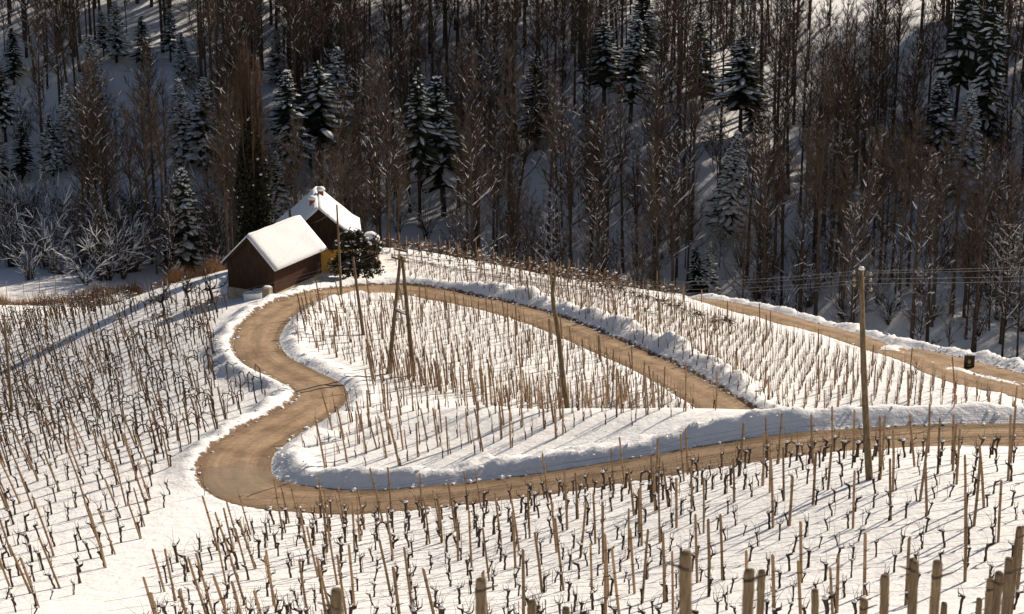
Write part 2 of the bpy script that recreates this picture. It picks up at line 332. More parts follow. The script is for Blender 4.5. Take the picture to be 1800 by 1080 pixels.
# travelling from the right edge down to the hairpin: right-hand side is the inner (far) bank
heart = Road(HEART, hl=[(0, .12), (.20, .12), (.27, .18), (.30, .3), (.36, .42), (.44, .3), (.48, .22), (.54, .25), (.58, .4), (.62, .8), (.70, .9), (.82, .95), (.86, .5), (1, .3)],
             hr=[(0, .62), (.1, .72), (.2, .62), (.26, .5), (.31, .38), (.40, .2), (.46, .45), (.56, .5), (.60, .15), (1, .15)], span=((1960, 768, 83.5), (1960, 800, 100.5)))
far = Road(FAR, hl=[(0, .35), (.45, .45), (.55, .3), (1, .3)], hr=[(0, .12), (1, .15)], span=((1150, 534, 163), (1920, 722, 109.5)))
layby = Road(LAYBY, hl=[(0, .45), (.5, .6), (.8, .4), (1, .4)], hr=[(0, .15), (1, .15)])
ROADS = [heart, far, layby]
# one ground sheet: fine where the vineyard is, coarser towards the far hill
def axis(lo, hi, a, b, st, grow=1.13, mx=6):
    core = list(np.arange(a, b+1e-6, st)); s_ = st; q = core[-1]; up = []
    while q < hi: s_ = min(s_*grow, mx); q += s_; up.append(q)
    s_ = st; q = core[0]; dn = []
    while q > lo: s_ = min(s_*grow, mx); q -= s_; dn.append(q)
    return np.array(dn[::-1]+core+up)
GX = axis(-300, 300, -40, 40, .25); GY = axis(-25, 560, 44, 168, .25, mx=5)
XX, YY = np.meshgrid(GX, GY); fx, fy = XX.ravel(), YY.ravel()
HZ = base_h(fx, fy)
# snow drifts and soft furrows
near = (fy < 205)
HZ[near] += .055*fbm(fx[near]*.55, fy[near]*.55, 1)
HZ[~near] += .25*fbm(fx[~near]*.2, fy[~near]*.2, 2)
DIRT = np.zeros(len(fx))
lump = fbm(fx*2.6, fy*2.6, 3); lump2 = fbm(fx*5.2, fy*5.2, 4)
def sm(t): t = np.clip(t, 0, 1); return t*t*(3-2*t)
for r in ROADS:
    m = (fx > r.c[:, 0].min()-6) & (fx < r.c[:, 0].max()+6) & (fy > r.c[:, 1].min()-6) & (fy < r.c[:, 1].max()+6)
    ii = np.where(m)[0]; d, j, side = r.field(fx[ii], fy[ii]); keep = d < 5.5; ii = ii[keep]; d = d[keep]; j = j[keep]; side = side[keep]
    s_ = d-r.hw[j]-.10*lump2[ii]; H = np.where(side > 0, r.hr[j], r.hl[j]); zr = r.z[j]
    H = H*(1+.28*lump[ii]+.42*lump2[ii])
    base = HZ[ii]; k = sm((s_-.1)/2.2)
    zz = zr*(1-k)+base*k
    wd_ = .55+1.15*np.clip(H, 0, 1.1)
    prof = sm(s_/wd_)*np.where(s_ > wd_, np.clip(1-(s_-wd_)/(1.0+1.0*np.clip(H, 0, 1)), 0, 1)**1.4, 1)
    zz = zz+H*prof*(1+.10*lump2[ii])+.09*lump2[ii]*(s_ > .2)*np.exp(-np.clip(s_, 0, 9)/1.5)
    zz = np.where(s_ < .22, np.minimum(zz, zr-.07+.3*np.clip(s_, 0, .3)), zz)
    core = s_ < 0; zz[core] = zr[core]-.09
    HZ[ii] = np.where(s_ < 3.6, zz, base)
    dl = np.where((s_ > -.5) & (s_ < .62), .55, 0)*(1-.8*sm((s_-.18)/.42)); dl = np.where((side < 0) & (r is heart), dl*1.3, dl*.45)
    DIRT[ii] = np.maximum(DIRT[ii], dl)
def grid_mesh(name, nx, ny, V):
    me = bpy.data.meshes.new(name); me.vertices.add(len(V)); me.vertices.foreach_set('co', V.ravel())
    a = (np.arange(ny-1)[:, None]*nx+np.arange(nx-1)[None, :]).ravel(); q = np.stack([a, a+1, a+nx+1, a+nx], 1).astype(np.int32)
    me.loops.add(q.size); me.polygons.add(len(q)); me.loops.foreach_set('vertex_index', q.ravel())
    me.polygons.foreach_set('loop_start', np.arange(0, q.size, 4, dtype=np.int32)); me.polygons.foreach_set('use_smooth', np.ones(len(q), bool))
    me.update(calc_edges=True); me.validate(); return me
me = grid_mesh('ground', len(GX), len(GY), np.stack([fx, fy, HZ], 1).astype(np.float32))
at_ = me.attributes.new('dirt', 'FLOAT', 'POINT'); at_.data.foreach_set('value', DIRT.astype(np.float32)); me.materials.append(M['ground'])
tag(obj('ground', me), 'snow covered vineyard hill and forest slope', kind='structure')
HG = HZ.reshape(XX.shape)
def hz(x, y):
    x = np.asarray(x, float); y = np.asarray(y, float)
    i = np.clip(np.searchsorted(GX, x)-1, 0, len(GX)-2); j = np.clip(np.searchsorted(GY, y)-1, 0, len(GY)-2)
    u = (x-GX[i])/(GX[i+1]-GX[i]); v = (y-GY[j])/(GY[j+1]-GY[j])
    return HG[j, i]*(1-u)*(1-v)+HG[j, i+1]*u*(1-v)+HG[j+1, i]*(1-u)*v+HG[j+1, i+1]*u*v
def hit(px, py, d0=35, d1=420):
    d = np.arange(d0, d1, .1); Q = d[:, None]*(FW+RT*(px-900)/FPX+UP*(540-py)/FPX)[None]
    b_ = Q[:, 2] < hz(Q[:, 0], Q[:, 1]); k = int(b_.argmax()) if b_.any() else len(d)-1
    return np.array((Q[k, 0], Q[k, 1], float(hz(Q[k, 0], Q[k, 1]))))
def depth(p): return float(np.asarray(p) @ FW)

def road_mesh(r, name, label):
    n = len(r.c); k = 9; V = []; UVv = []
    for i in range(n):
        for q in range(k):
            u = -1+2*q/(k-1); off = u*(r.hw[i]+.10)
            p = r.c[i]+r.nr[i]*off; V.append((p[0], p[1], r.z[i]+.03-.05*u*u-.025*math.exp(-((abs(u)-.5)/.16)**2))); UVv.append((off/1.4*.5+.5, r.s[i]))
    me = grid_mesh(name, k, n, np.array(V, np.float32)); uv = me.uv_layers.new(name='along')
    li = np.empty(len(me.loops), np.int32); me.loops.foreach_get('vertex_index', li); uv.data.foreach_set('uv', np.array(UVv, np.float32)[li].ravel())
    me.materials.append(M['road']); return tag(obj(name, me), label, kind='structure')
road_mesh(heart, 'road', 'narrow sandy brown road winding in a heart shape round the vineyard')
road_mesh(far, 'road', 'narrow brown road running down along the far edge of the vineyard')
road_mesh(layby, 'path', 'sandy pull-off strip beside the far road behind the black sign')
# clods of ploughed snow along the banks
random.seed(3); mb = MB()
for r, cnt_ in ((heart, 1500), (far, 450), (layby, 350)):
    for _ in range(cnt_):
        i = random.randrange(len(r.c)); sd = random.choice((-1, 1)); Hh = r.hr[i] if sd > 0 else r.hl[i]
        if random.random() > Hh+.35: continue
        off = r.hw[i]+abs(random.gauss(.05, .75)) if random.random() < .8 else r.hw[i]+random.uniform(-.12, .15)
        p = r.c[i]+r.nr[i]*sd*off; s_ = min(.15, .025+abs(random.gauss(0, .04))); z_ = float(hz(p[0], p[1])) if off > r.hw[i]+.12 else max(float(hz(p[0], p[1])), r.z[i]+.0)
        mb.blob((p[0], p[1], z_+s_*.25), (s_*random.uniform(.8, 1.5), s_*random.uniform(.8, 1.5), s_*random.uniform(.4, .8)), nu=5, nv=3, jit=.3)
tag(obj('snow_clods', mb.mesh('snow_clods', M['snow'])), 'loose clods of ploughed snow along the road banks', 'snow', kind='stuff')
def road_dist(x, y):
    d = np.full(len(x), 1e9)
    for r in ROADS:
        a, j, _ = r.field(x, y); d = np.minimum(d, a-r.hw[j])
    return d

# ------------------------------------------------------------------ house and barn
def rotz(a): c, s = math.cos(a), math.sin(a); return np.array([[c, -s, 0], [s, c, 0], [0, 0, 1.]])
def snow_sheet(mb, A, B, C, D, thick, nx=14, ny=10, lip=.12, bumpy=.05, seed=1, flare=0.0):
    """blanket of snow on a roof plane: A-B along the ridge, D-C along the eave; rounded over at its edges, hanging a little past the eave"""
    A, B, C, D = [np.asarray(q, float) for q in (A, B, C, D)]; n = np.cross(B-A, D-A); n /= np.linalg.norm(n); n = n if n[2] > 0 else -n
    top = []; bot = []
    for j in range(ny+1):
        for i in range(nx+1):
            u, v = i/nx, j/ny; p = (A*(1-u)+B*u)*(1-v)+(D*(1-u)+C*u)*v
            e = min(u, 1-u)*np.linalg.norm(B-A); ev = (1-v)*np.linalg.norm(D-A)
            ed = min(1, (min(e, ev)/.35+.22))**.5
            h = thick*ed*(1+.25*(1-v)*0)+bumpy*mnoise.noise(Vector((p[0]*.9+seed, p[1]*.9, p[2]*.9)))*ed
            sag = np.array((0, 0, flare*v**6))
            top.append(p+n*h+sag); bot.append(p+n*.005+sag)
    N = (nx+1)*(ny+1); f = []
    for j in range(ny):
        for i in range(nx):
            a = j*(nx+1)+i; f.append((a, a+nx+1, a+nx+2, a+1)); f.append((N+a, N+a+1, N+a+nx+2, N+a+nx+1))
    rim = [j*(nx+1) for j in range(ny+1)]+[ny*(nx+1)+i for i in range(1, nx+1)]+[j*(nx+1)+nx for j in range(ny-1, -1, -1)]+[i for i in range(nx-1, 0, -1)]
    for a, b_ in zip(rim, rim[1:]+rim[:1]): f.append((a, N+a, N+b_, b_))
    mb.add(top+bot, f)
def slab(mb, A, B, C, D, t, mi=0):
    A, B, C, D = [np.asarray(q, float) for q in (A, B, C, D)]; n = np.cross(B-A, D-A); n /= np.linalg.norm(n); n = n if n[2] > 0 else -n
    vs = [A, B, C, D]+[q-n*t for q in (A, B, C, D)]
    mb.add(vs, [(0, 3, 2, 1), (4, 5, 6, 7), (0, 1, 5, 4), (1, 2, 6, 5), (2, 3, 7, 6), (3, 0, 4, 7)], mi)
def building(root, w_, l_, he, ri, o, boards_mat_gable, boards_mat_side, lower=None, lower_h=0, snow=.26, seed=1, base=.9, flare=0.0):
    hx, hy = w_/2-o, l_/2-o; k = ri/(w_/2)                     # wall half sizes under the overhang
    wall_top = he+k*o-.10
    def gz(x): return he+ri-k*abs(x)-.12
    mb = MB(); mb.box((0, 0, -base/2-.0), (2*hx+.16, 2*hy+.16, base), 0); obj('foundation', mb.mesh('foundation', M['stone']), root)
    for face, mname in ((-1, boards_mat_gable), (1, boards_mat_gable)):
        mb = MB(); n = int(2*hx/.19); st = 2*hx/n
        for i in range(n):
            a, b_ = -hx+i*st+.004, -hx+(i+1)*st-.004; y0 = face*hy; t = .03+.008*random.random()
            z0 = lower_h if lower else 0.0; y1 = y0+face*t
            ys = (y0-face*.05, y1); vs = [(x, y, z) for y in ys for x, z in ((a, z0), (b_, z0), (b_, gz(b_)), (a, gz(a)))]
            mb.add(vs, [(0, 3, 2, 1), (4, 5, 6, 7), (0, 1, 5, 4), (1, 2, 6, 5), (2, 3, 7, 6), (3, 0, 4, 7)])
        tag(obj('gable_wall', mb.mesh('gable_wall', M[mname]), root), kind='stuff')
    for face in (-1, 1):
        if lower: continue
        mb = MB(); n = int(2*hy/.19); st = 2*hy/n
        for i in range(n):
            mb.box((face*(hx-.01+.004*random.random()), -hy+(i+.5)*st, wall_top/2), (.06, st-.008, wall_top))
        tag(obj('side_wall', mb.mesh('side_wall', M[boards_mat_side]), root), kind='stuff')
    mb = MB(); mb.box((0, 0, wall_top/2), (2*hx-.12, 2*hy-.12, wall_top-.02)); mb.add([(-hx+.06, -hy+.03, wall_top-.02), (hx-.06, -hy+.03, wall_top-.02), (0, -hy+.03, gz(0)-.1), (-hx+.06, hy-.03, wall_top-.02), (hx-.06, hy-.03, wall_top-.02), (0, hy-.03, gz(0)-.1)],
        [(0, 1, 2), (3, 5, 4), (0, 3, 4, 1), (1, 4, 5, 2), (0, 2, 5, 3)]); obj('timber_frame', mb.mesh('timber_frame', M['board']), root)
    if lower:
        mb = MB(); mb.box((0, 0, wall_top/2-.02), (2*hx, 2*hy-.08, wall_top-.06)); mb.box((0, -hy-.01, lower_h/2), (2*hx, .10, lower_h-.02)); mb.box((0, hy+.01, lower_h/2), (2*hx, .10, lower_h-.02))
        obj('plastered_wall', mb.mesh('plastered_wall', M[lower]), root)
    rf = MB(); Y0, Y1 = -l_/2, l_/2; rid = he+ri
    for s_ in (-1, 1): slab(rf, (0, Y0, rid), (0, Y1, rid), (s_*w_/2, Y1, he), (s_*w_/2, Y0, he), .10)
    roof = obj('roof', rf.mesh('roof', M['board']), root)
    for y in (Y0+.02, Y1-.02):                              # barge boards
        for s_ in (-1, 1):
            mb = MB(); slab(mb, (0, y-.025, rid-.11), (0, y+.025, rid-.11), (s_*w_/2, y+.025, he-.11), (s_*w_/2, y-.025, he-.11), .13)
            obj('barge_board', mb.mesh('barge_board', M['board']), roof)
    for s_ in (-1, 1):
        mb = MB(); e = .06
        snow_sheet(mb, (-s_*.02, Y0-e, rid+.0), (-s_*.02, Y1+e, rid+.0), (s_*(w_/2+.06), Y1+e, he-.03), (s_*(w_/2+.06), Y0-e, he-.03), snow, seed=seed+s_, flare=flare)
        obj('roof_snow', mb.mesh('roof_snow', M['snow'], True), roof)
    return roof
barn = thing('barn', (-16.86, 140.19, -40.82), 'dark brown timber barn with snow covered gable roof beside the road bend', 'barn', rz=-.4955)
building(barn, 4.45, 6.48, 1.77, 2.17, .28, 'board', 'board_red', snow=.16, seed=3, base=2.6)
mb = MB(); mb.box((1.955, 2.2, .72), (.05, .8, 1.4)); obj('door', mb.mesh('door', M['board']), barn)
house = thing('house', (-14.45, 148.0, -41.95), 'steep snow roofed house with yellow lower wall and two brick chimneys', 'house', rz=.107)
hroof = building(house, 6.1, 6.7, 2.43, 2.76, .35, 'board', 'board', lower='plaster', lower_h=2.0, snow=.20, seed=9, base=1.4, flare=.22)
for (cx, cy, ch) in ((-.42, -1.2, .22), (.25, 1.0, .2)):
    zc = 2.43+2.76-abs(cx)*.905
    mb = MB(); mb.box((cx, cy, zc+ch/2), (.42, .42, ch+.7)); c_ = obj('chimney', mb.mesh('chimney', M['brick']), hroof)
    mb = MB(); mb.blob((cx, cy, zc+ch/2+ch/2+.35+.10), (.34, .34, .20), nu=9, nv=6, jit=.05, flat=.55); obj('snow_cap', mb.mesh('snow_cap', M['snow'], True), c_)
mb = MB(); mb.tube([(-2.1, .8, 3.2), (-2.1, .8, 4.15)], .09, 7); obj('vent_pipe', mb.mesh('vent_pipe', M['metal']), hroof)
mb = MB(); mb.box((.95, -3.02, 1.0), (.75, .03, .9)); wdw = obj('window', mb.mesh('window', M['board']), house)
# masonry block with a heap of snow, behind the shrub
p = at(652, 440, 152.5); p[2] = hz(p[0], p[1])
t = thing('masonry_block', p, 'reddish masonry block with a round snow heap behind the evergreen shrub', 'masonry')
hh = float(at(652, 418, 152.5)[2]-p[2])
mb = MB()
for i in range(max(3, int(hh/.3))): mb.box((random.uniform(-.03, .03), random.uniform(-.03, .03), .15+i*.3), (1.15, .9, .292))
obj('block_course', mb.mesh('block_course', M['tan_masonry']), t)
mb = MB(); mb.blob((0, 0, hh+.02), (.72, .62, .5), nu=12, nv=7, jit=.06, flat=.3); obj('snow_heap', mb.mesh('snow_heap', M['snow'], True), t)
# troughs and stone block at the barn's near corner
def tub(px, py, d, ln, wd, rz_, label):
    p = at(px, py, d); p[2] = hz(p[0], p[1])-.05
    t = thing('tub', p, label, 'tub', rz=rz_)
    mb = MB(); hgt = .55; o, i_ = (ln/2, wd/2), (ln/2-.09, wd/2-.09); vs = []; n = 16
    for (a, b_), z in ((o, 0), ((o[0]*1.06, o[1]*1.06), hgt), (i_, hgt), ((i_[0]*.93, i_[1]*.93), .18)):
        for k in range(n):
            th = 2*math.pi*k/n; c, s_ = math.cos(th), math.sin(th); q = .6; vs.append((a*math.copysign(abs(c)**q, c), b_*math.copysign(abs(s_)**q, s_), z))
    fs = [(r_*n+k, r_*n+(k+1) % n, (r_+1)*n+(k+1) % n, (r_+1)*n+k) for r_ in range(3) for k in range(n)]+[tuple(3*n+k for k in range(n))]
    mb.add(vs, fs); obj('basin', mb.mesh('basin', M['enamel']), t)
    mb = MB(); mb.blob((0, 0, .22), (i_[0]*.9, i_[1]*.9, .07), nu=12, nv=4); obj('water', mb.mesh('water', M['blue'], True), t)
tub(447, 508, 141.5, 1.5, .75, .25, 'open white tub with bluish contents standing nearest the barn wall corner')
tub(461, 501, 142.3, 1.3, .7, .25, 'smaller white tub standing behind the other tub at the barn')
p = at(470, 513, 140.2); p[2] = hz(p[0], p[1]); t = thing('stone_block', p, 'squat tan stone block beside the white tubs at the barn', 'stone block', rz=-.4)
mb = MB(); mb.box((0, 0, .35), (.55, .5, 1.0)); obj('stone_body', mb.mesh('stone_body', M['stone']), t)
mb = MB(); mb.blob((0, 0, .84), (.32, .29, .10), nu=9, nv=5, flat=.2); obj('snow_cap', mb.mesh('snow_cap', M['snow'], True), t)

# ------------------------------------------------------------------ power poles and wires
def curve_pts(a, b_, bow, n=9):
    a = np.asarray(a, float); b_ = np.asarray(b_, float); out = []
    for i in range(n):
        t_ = i/(n-1); out.append(a+(b_-a)*t_+np.asarray(bow)*math.sin(math.pi*t_))
    return out
POLE = {}
def pole(key, base_px, d, top_px, label, r0=.13, r1=.085, bow=(0, 0, 0), arms='', zfix=None):
    p = at(base_px[0], base_px[1], d) if d else hit(*base_px); p[2] = hz(p[0], p[1]); dd = depth(p)
    top = at(top_px[0], top_px[1], dd+.4)-p
    t = thing('power_pole', p, label, 'pole')
    mb = MB(); pts_ = curve_pts((0, 0, -.4), top, bow); rr = np.linspace(r0, r1, len(pts_)); mb.tube(pts_, rr, 9); obj('shaft', mb.mesh('shaft', M['pole'], True), t)
    ends = []
    if arms == 'pins':
        for k, (sx, z) in enumerate(((-1, .16), (1, .22), (1, .42), (-1, .58), (1, .74), (-1, .40))):
            q = top*(1-z/np.linalg.norm(top)*1.0); e = q+np.array((sx*.27, -.04, 0))
            mb = MB(); mb.tube([q, e], .02, 5); mb.tube([e, e+np.array((0, 0, .05))], .016, 5); br = obj('bracket', mb.mesh('bracket', M['iron']), t)
            mb = MB(); mb.tube([e+np.array((0, 0, .04)), e+np.array((0, 0, .09)), e+np.array((0, 0, .14))], [.055, .06, .03], 7); obj('insulator', mb.mesh('insulator', M['porcelain'], True), br)
            if k < 4: ends.append(p+e+np.array((0, 0, .12)))
        mb = MB(); mb.blob(top+np.array((0, 0, .02)), (.11, .11, .09), nu=9, nv=5, flat=.2); obj('snow_cap', mb.mesh('snow_cap', M['snow'], True), t)
    POLE[key] = (p, top, ends); return t
pole('right', (1531, 836), 67.6, (1514, 474), 'tall weathered power pole standing among the front vines before the lower road', .13, .08, (-.05, 0, 0), 'pins')
t = pole('mid', (999, 713), 97.6, (968, 470), 'crooked wooden pole with forked top standing on the snow crest', .12, .085, (-.0, 0, 0))
# fork and the crook of that pole
p, top, _ = POLE['mid']; sh = [c for c in t.children][0]; bpy.data.objects.remove(sh)
q = [np.array((0, 0, -.3))]
for px, py in ((993, 690), (988, 650), (983, 600), (978, 565), (973, 540), (971, 515), (974, 495)): q.append(at(px, py, depth(p)+.4)-p)
mb = MB(); mb.tube(q, np.linspace(.135, .095, len(q)), 9); obj('shaft', mb.mesh('shaft', M['pole'], True), t)
for xs in ((968, 966, 967), (976, 975, 974)):
    mb = MB(); mb.tube([q[-1]]+[at(x, y, depth(p)+.4)-p for x, y in zip(xs, (486, 474, 461))], [.075, .065, .06, .05], 7); obj('fork', mb.mesh('fork', M['pole'], True), t)
pole('barn', (600, 517), 141.0, (592, 360), 'thin tall pole rising in front of the evergreen shrub beside the house', .10, .06)
pole('leanpole', (640, 590), None, (620, 452), 'leaning bare pole standing inside the upper loop left of the twin pole', .12, .075, (.0, 0, 0))
pole('left', (21, 725), None, (8, 566), 'dark slim pole at the left edge among the arched vines', .11, .07)
# twin-legged pole
pa = at(682, 655, 113.5); pa[2] = hz(pa[0], pa[1]); pb = at(728, 658, 113.0); pb[2] = hz(pb[0], pb[1]); topA = at(704, 450, 113.6); topB = at(707, 452, 113.3)
t = thing('twin_power_pole', pa, 'twin legged wooden power pole with crossarms inside the upper loop', 'pole')
for a, b_ in ((pa, topA), (pb, topB)):
    mb = MB(); mb.tube(curve_pts(a-pa+np.array((0, 0, -.4)), b_-pa, (0, 0, 0), 6), np.linspace(.14, .09, 6), 9); obj('leg', mb.mesh('leg', M['pole'], True), t)
ba = at(692, 545, 113.5)-pa; bb = at(716, 553, 113.2)-pa; mb = MB(); mb.tube([ba, bb], .07, 7); br = obj('brace', mb.mesh('brace', M['pole']), t)
mb = MB(); mb.tube([ba+np.array((.12, 0, .09)), (ba+bb)/2+np.array((0, 0, .10)), bb+np.array((-.1, 0, .08))], [.06, .08, .05], 6); obj('snow_strip', mb.mesh('snow_strip', M['snow'], True), br)
TW_E = []
for (x0, y0, x1, y1) in ((694, 438, 716, 443), (688, 452, 713, 460)):
    a = at(x0, y0, 113.2)-pa; b_ = at(x1, y1, 112.9)-pa; mb = MB(); mb.tube([a, b_], .05, 6); ar = obj('crossarm', mb.mesh('crossarm', M['iron']), t)
    for f_ in (.05, .5, .95):
        q = a+(b_-a)*f_; mb = MB(); mb.tube([q, q+np.array((0, 0, .07)), q+np.array((0, 0, .17)), q+np.array((0, 0, .22))], [.02, .05, .055, .02], 7); obj('insulator', mb.mesh('insulator', M['porcelain'], True), ar)
        TW_E.append(pa+q+np.array((0, 0, .2)))
def wire(a, b_, sag, label, r=.008):
    a = np.asarray(a, float); b_ = np.asarray(b_, float); L = b_-a; mb = MB()
    mb.tube([L*t_+np.array((0, 0, -sag*4*t_*(1-t_))) for t_ in np.linspace(0, 1, 25)], r, 4); o = obj('power_wire', mb.mesh('power_wire', M['wire']), loc=a)
    return tag(o, label, 'wire', 'overhead wires between the poles')
re_ = POLE['right'][2]
for k, e in enumerate(re_):
    wire(e, e+np.array((26, 9-1.5*k*0, -1.2-.1*k)), .25, ['third', 'uppermost', 'second', 'lowest'][k]+' thin wire running right from the tall front pole')
    wire(e, TW_E[(k+2) % 6], 1.0, ['third', 'uppermost', 'second', 'lowest'][k]+' thin wire spanning from tall front pole to the twin legged pole')
lp = POLE['left']; lt = lp[0]+lp[1]
for k in range(2): wire(TW_E[k], lt+np.array((.1*k, 0, -.1-.35*k)), .9, ['upper', 'lower'][k]+' thin overhead wire passing the barn towards the left edge pole')
bp_ = POLE['barn']; wire(TW_E[3], bp_[0]+bp_[1]+np.array((0, 0, -.2)), .2, 'thin overhead wire from the twin legged pole to the thin pole at the house')
wire(bp_[0]+bp_[1]+np.array((0, 0, -.15)), np.array((-14.8, 144.7, -41.95+4.1)), .25, 'thin overhead wire from the thin pole to the house gable')

# ------------------------------------------------------------------ sign by the far road, markers
p = hit(1703, 649); dd = depth(p); t = thing('sign_board', p, 'small black upright sign board with a golden crest beside the far road', 'sign', rz=-.12)
s_ = dd/FPX; W_, H_ = 16.5*s_, 23*s_
mb = MB(); mb.box((0, 0, H_/2+.05), (W_, .07, H_)); bd = obj('panel', mb.mesh('panel', M['signblack']), t)
mb = MB()
mb.box((0, 0, H_+.06), (W_+.06, .10, .035)); mb.box((-W_/2-.012, 0, H_/2), (.03, .10, H_+.05)); mb.box((W_/2+.012, 0, H_/2), (.03, .10, H_+.05)); obj('frame', mb.mesh('frame', M['iron']), t)
mb = MB(); z0 = H_*.56; sg = H_*.16
shield = [(-1, 1), (1, 1), (1, -.2), (.6, -.8), (0, -1.2), (-.6, -.8), (-1, -.2)]
vs = [(x*sg*.72, -.042, z0+y*sg*.8) for x, y in shield]; vs += [(x, -.036, z) for x, y, z in vs]; n = len(shield)
mb.add(vs, [tuple(range(n))[::-1]]+[(i, (i+1) % n, n+(i+1) % n, n+i) for i in range(n)])
for k in (-1, 0, 1): mb.add([(k*sg*.45-.03, -.040, z0+sg*.95), (k*sg*.45+.03, -.040, z0+sg*.95), (k*sg*.45, -.040, z0+sg*1.45)], [(0, 1, 2)])
mb.box((0, -.04, H_*.30), (W_*.5, .008, .03)); mb.box((0, -.04, H_*.24), (W_*.36, .008, .02))
obj('crest', mb.mesh('crest', M['gold']), bd)
p = hit(1677, 716); mb = MB(); mb.tube([(0, 0, -.2), (0, 0, 1.15)], .022, 6); tag(obj('marker_rod', mb.mesh('marker_rod', M['red']), loc=p), 'thin red marker rod standing at the lower edge of the right vineyard', 'marker')
p = hit(360, 872); t = thing('snow_marker', p, 'thin reddish snow marker stick at the outside of the hairpin bend', 'marker')
mb = MB(); mb.tube([(0, 0, -.2), (-.03, 0, .55), (-.10, 0, 1.12)], .016, 6); obj('stick', mb.mesh('stick', M['reddish_twig']), t)
mb = MB(); mb.tube([(-.092, 0, 1.05), (-.11, 0, 1.2)], .019, 6); obj('tip', mb.mesh('tip', M['red']), t)

# ------------------------------------------------------------------ vine and stake kinds (templates)
U = random.uniform
def v3(x, y, z): return np.array((x, y, z), float)
def make_stake(h, r, tie=True, n=7):
    a = MB(); cut = U(-.03, .03); pts_ = [v3(0, 0, -.25), v3(U(-.01, .01), U(-.01, .01), h*.5), v3(U(-.015, .015), 0, h-.05), v3(cut, 0, h)]
    a.tube(pts_, [r*1.05, r, r*.95, r*.62], n)
    b_ = MB()
    if tie:
        for z in (h*.42, h*.78):
            b_.tube([v3(0, 0, z), v3(0, 0, z+.022)], r*1.18, 6); b_.spike(v3(r, 0, z+.01), v3(r+.13, U(-.03, .03), z+U(-.02, .05)), .009)
    return a, b_
def make_stump_vine(i):
    """old pruned vine: gnarled short trunk with a knobbly head, stub arms, whip canes, snow on the head, a thin support rod"""
    h = U(.42, .68); lean = U(-.16, .12); T, C, S, K = MB(), MB(), MB(), MB(); p = [v3(0, 0, -.12)]; r = []
    for k in range(1, 6):
        z = h*k/5; p.append(v3(lean*(k/5)**1.3+U(-.022, .022), U(-.02, .02), z))
    r0 = U(.031, .046); rr = [r0*1.25, r0*1.05, r0*.9, r0*.95, r0*1.15, r0*1.3]; T.tube(p, rr, 6)
    head = p[-1]; T.blob(head, (r0*1.7, r0*1.5, r0*1.3), nu=6, nv=4, jit=.25)
    for a in range(random.choice((1, 2, 2, 3))):
        s_ = random.choice((-1, 1)); e = head+v3(s_*U(.08, .2), U(-.06, .06), U(.02, .13)); m_ = head+v3(s_*U(.04, .1), 0, U(-.01, .05)); T.tube([head, m_, e], [r0*.8, r0*.65, r0*.42], 5)
        C.tube([e, e+v3(s_*U(-.02, .05), U(-.04, .04), U(.08, .22))], [.011, .007], 4)
    for a in range(random.choice((1, 2, 3))):
        dx = U(-.45, .45); L = U(.5, 1.0); q = [head+v3(dx*t_*t_*.9+dx*.15*t_, U(-.03, .03), L*t_*(1-.25*t_)) for t_ in (0, .25, .5, .75, 1)]; C.tube(q, np.linspace(.0075, .003, 5), 3)
    if random.random() < .55: S.blob(head+v3(0, 0, r0*1.25), (r0*1.9, r0*1.75, r0*1.15), nu=7, nv=4, jit=.14, flat=.35)
    else: S.blob(head+v3(U(-.03, .03), 0, r0*1.2), (r0*1.1, r0*1.1, r0*.6), nu=6, nv=4, flat=.35)
    if random.random() < .7:
        x = U(.03, .08); hh_ = U(.55, .95); K.tube([v3(x, .03, -.15), v3(x+U(-.05, .02), .03, hh_)], .0115, 5)
    return T, C, S, K
def make_arch_vine(i):
    """taller cane vine: leaning trunk whose bent cane arches over and hangs down, tied to a thin stake"""
    T, C, S, K = MB(), MB(), MB(), MB(); h = U(.95, 1.35); lx = U(-.16, .05)
    p = [v3(lx*(k/5)**1.5+U(-.03, .03), U(-.03, .03), -.12 if k == 0 else h*k/5) for k in range(6)]; T.tube(p, np.linspace(.042, .028, 6), 5)
    for a in range(random.choice((1, 1, 2))):
        s_ = -1 if random.random() < .62 else 1; sp = U(.3, .6); rise = U(.08, .24); b0 = p[-1] if a == 0 else p[-2]
        q = [b0, b0+v3(s_*sp*.3, U(-.1, .1), rise), b0+v3(s_*sp*.7, U(-.15, .15), rise*.85), b0+v3(s_*sp, U(-.2, .2), -.05), b0+v3(s_*sp*1.1, U(-.2, .2), -U(.25, .5))]; C.tube(q, [.034, .031, .027, .022, .014], 4)
        if random.random() < .35: S.tube([q[1]+v3(0, 0, .028), q[2]+v3(0, 0, .03)], [.022, .02], 4)
    for a in range(3):
        k = random.randint(2, 5); C.spike(p[k], p[k]+v3(U(-.4, .4), U(-.3, .3), U(.1, .5)), .009)
    if random.random() < .35: K.tube([v3(.05, .04, -.15), v3(.05+U(-.12, .04), .04, U(1.2, 1.7))], .019, 5)
    return T, C, S, K
def make_stick_vine(i):
    """young row vine tied to a thin upright stick"""
    T, C, S, K = MB(), MB(), MB(), MB(); h = U(.28, .45); p = [v3(U(-.03, .03), U(-.03, .03), -.1 if k == 0 else h*k/3) for k in range(4)]; T.tube(p, [.029, .024, .022, .027], 5)
    for a in range(2): C.spike(p[-1], p[-1]+v3(U(-.22, .22), U(-.15, .15), U(.15, .5)), .009)
    if random.random() < .3: S.blob(p[-1]+v3(0, 0, .035), (.05, .05, .03), nu=6, nv=4, flat=.3)
    x = U(-.05, .05); K.tube([v3(x, .03, -.2), v3(x+U(-.09, .05), .03+U(-.04, .04), U(.8, 1.45))], U(.011, .016), 5)
    return T, C, S, K
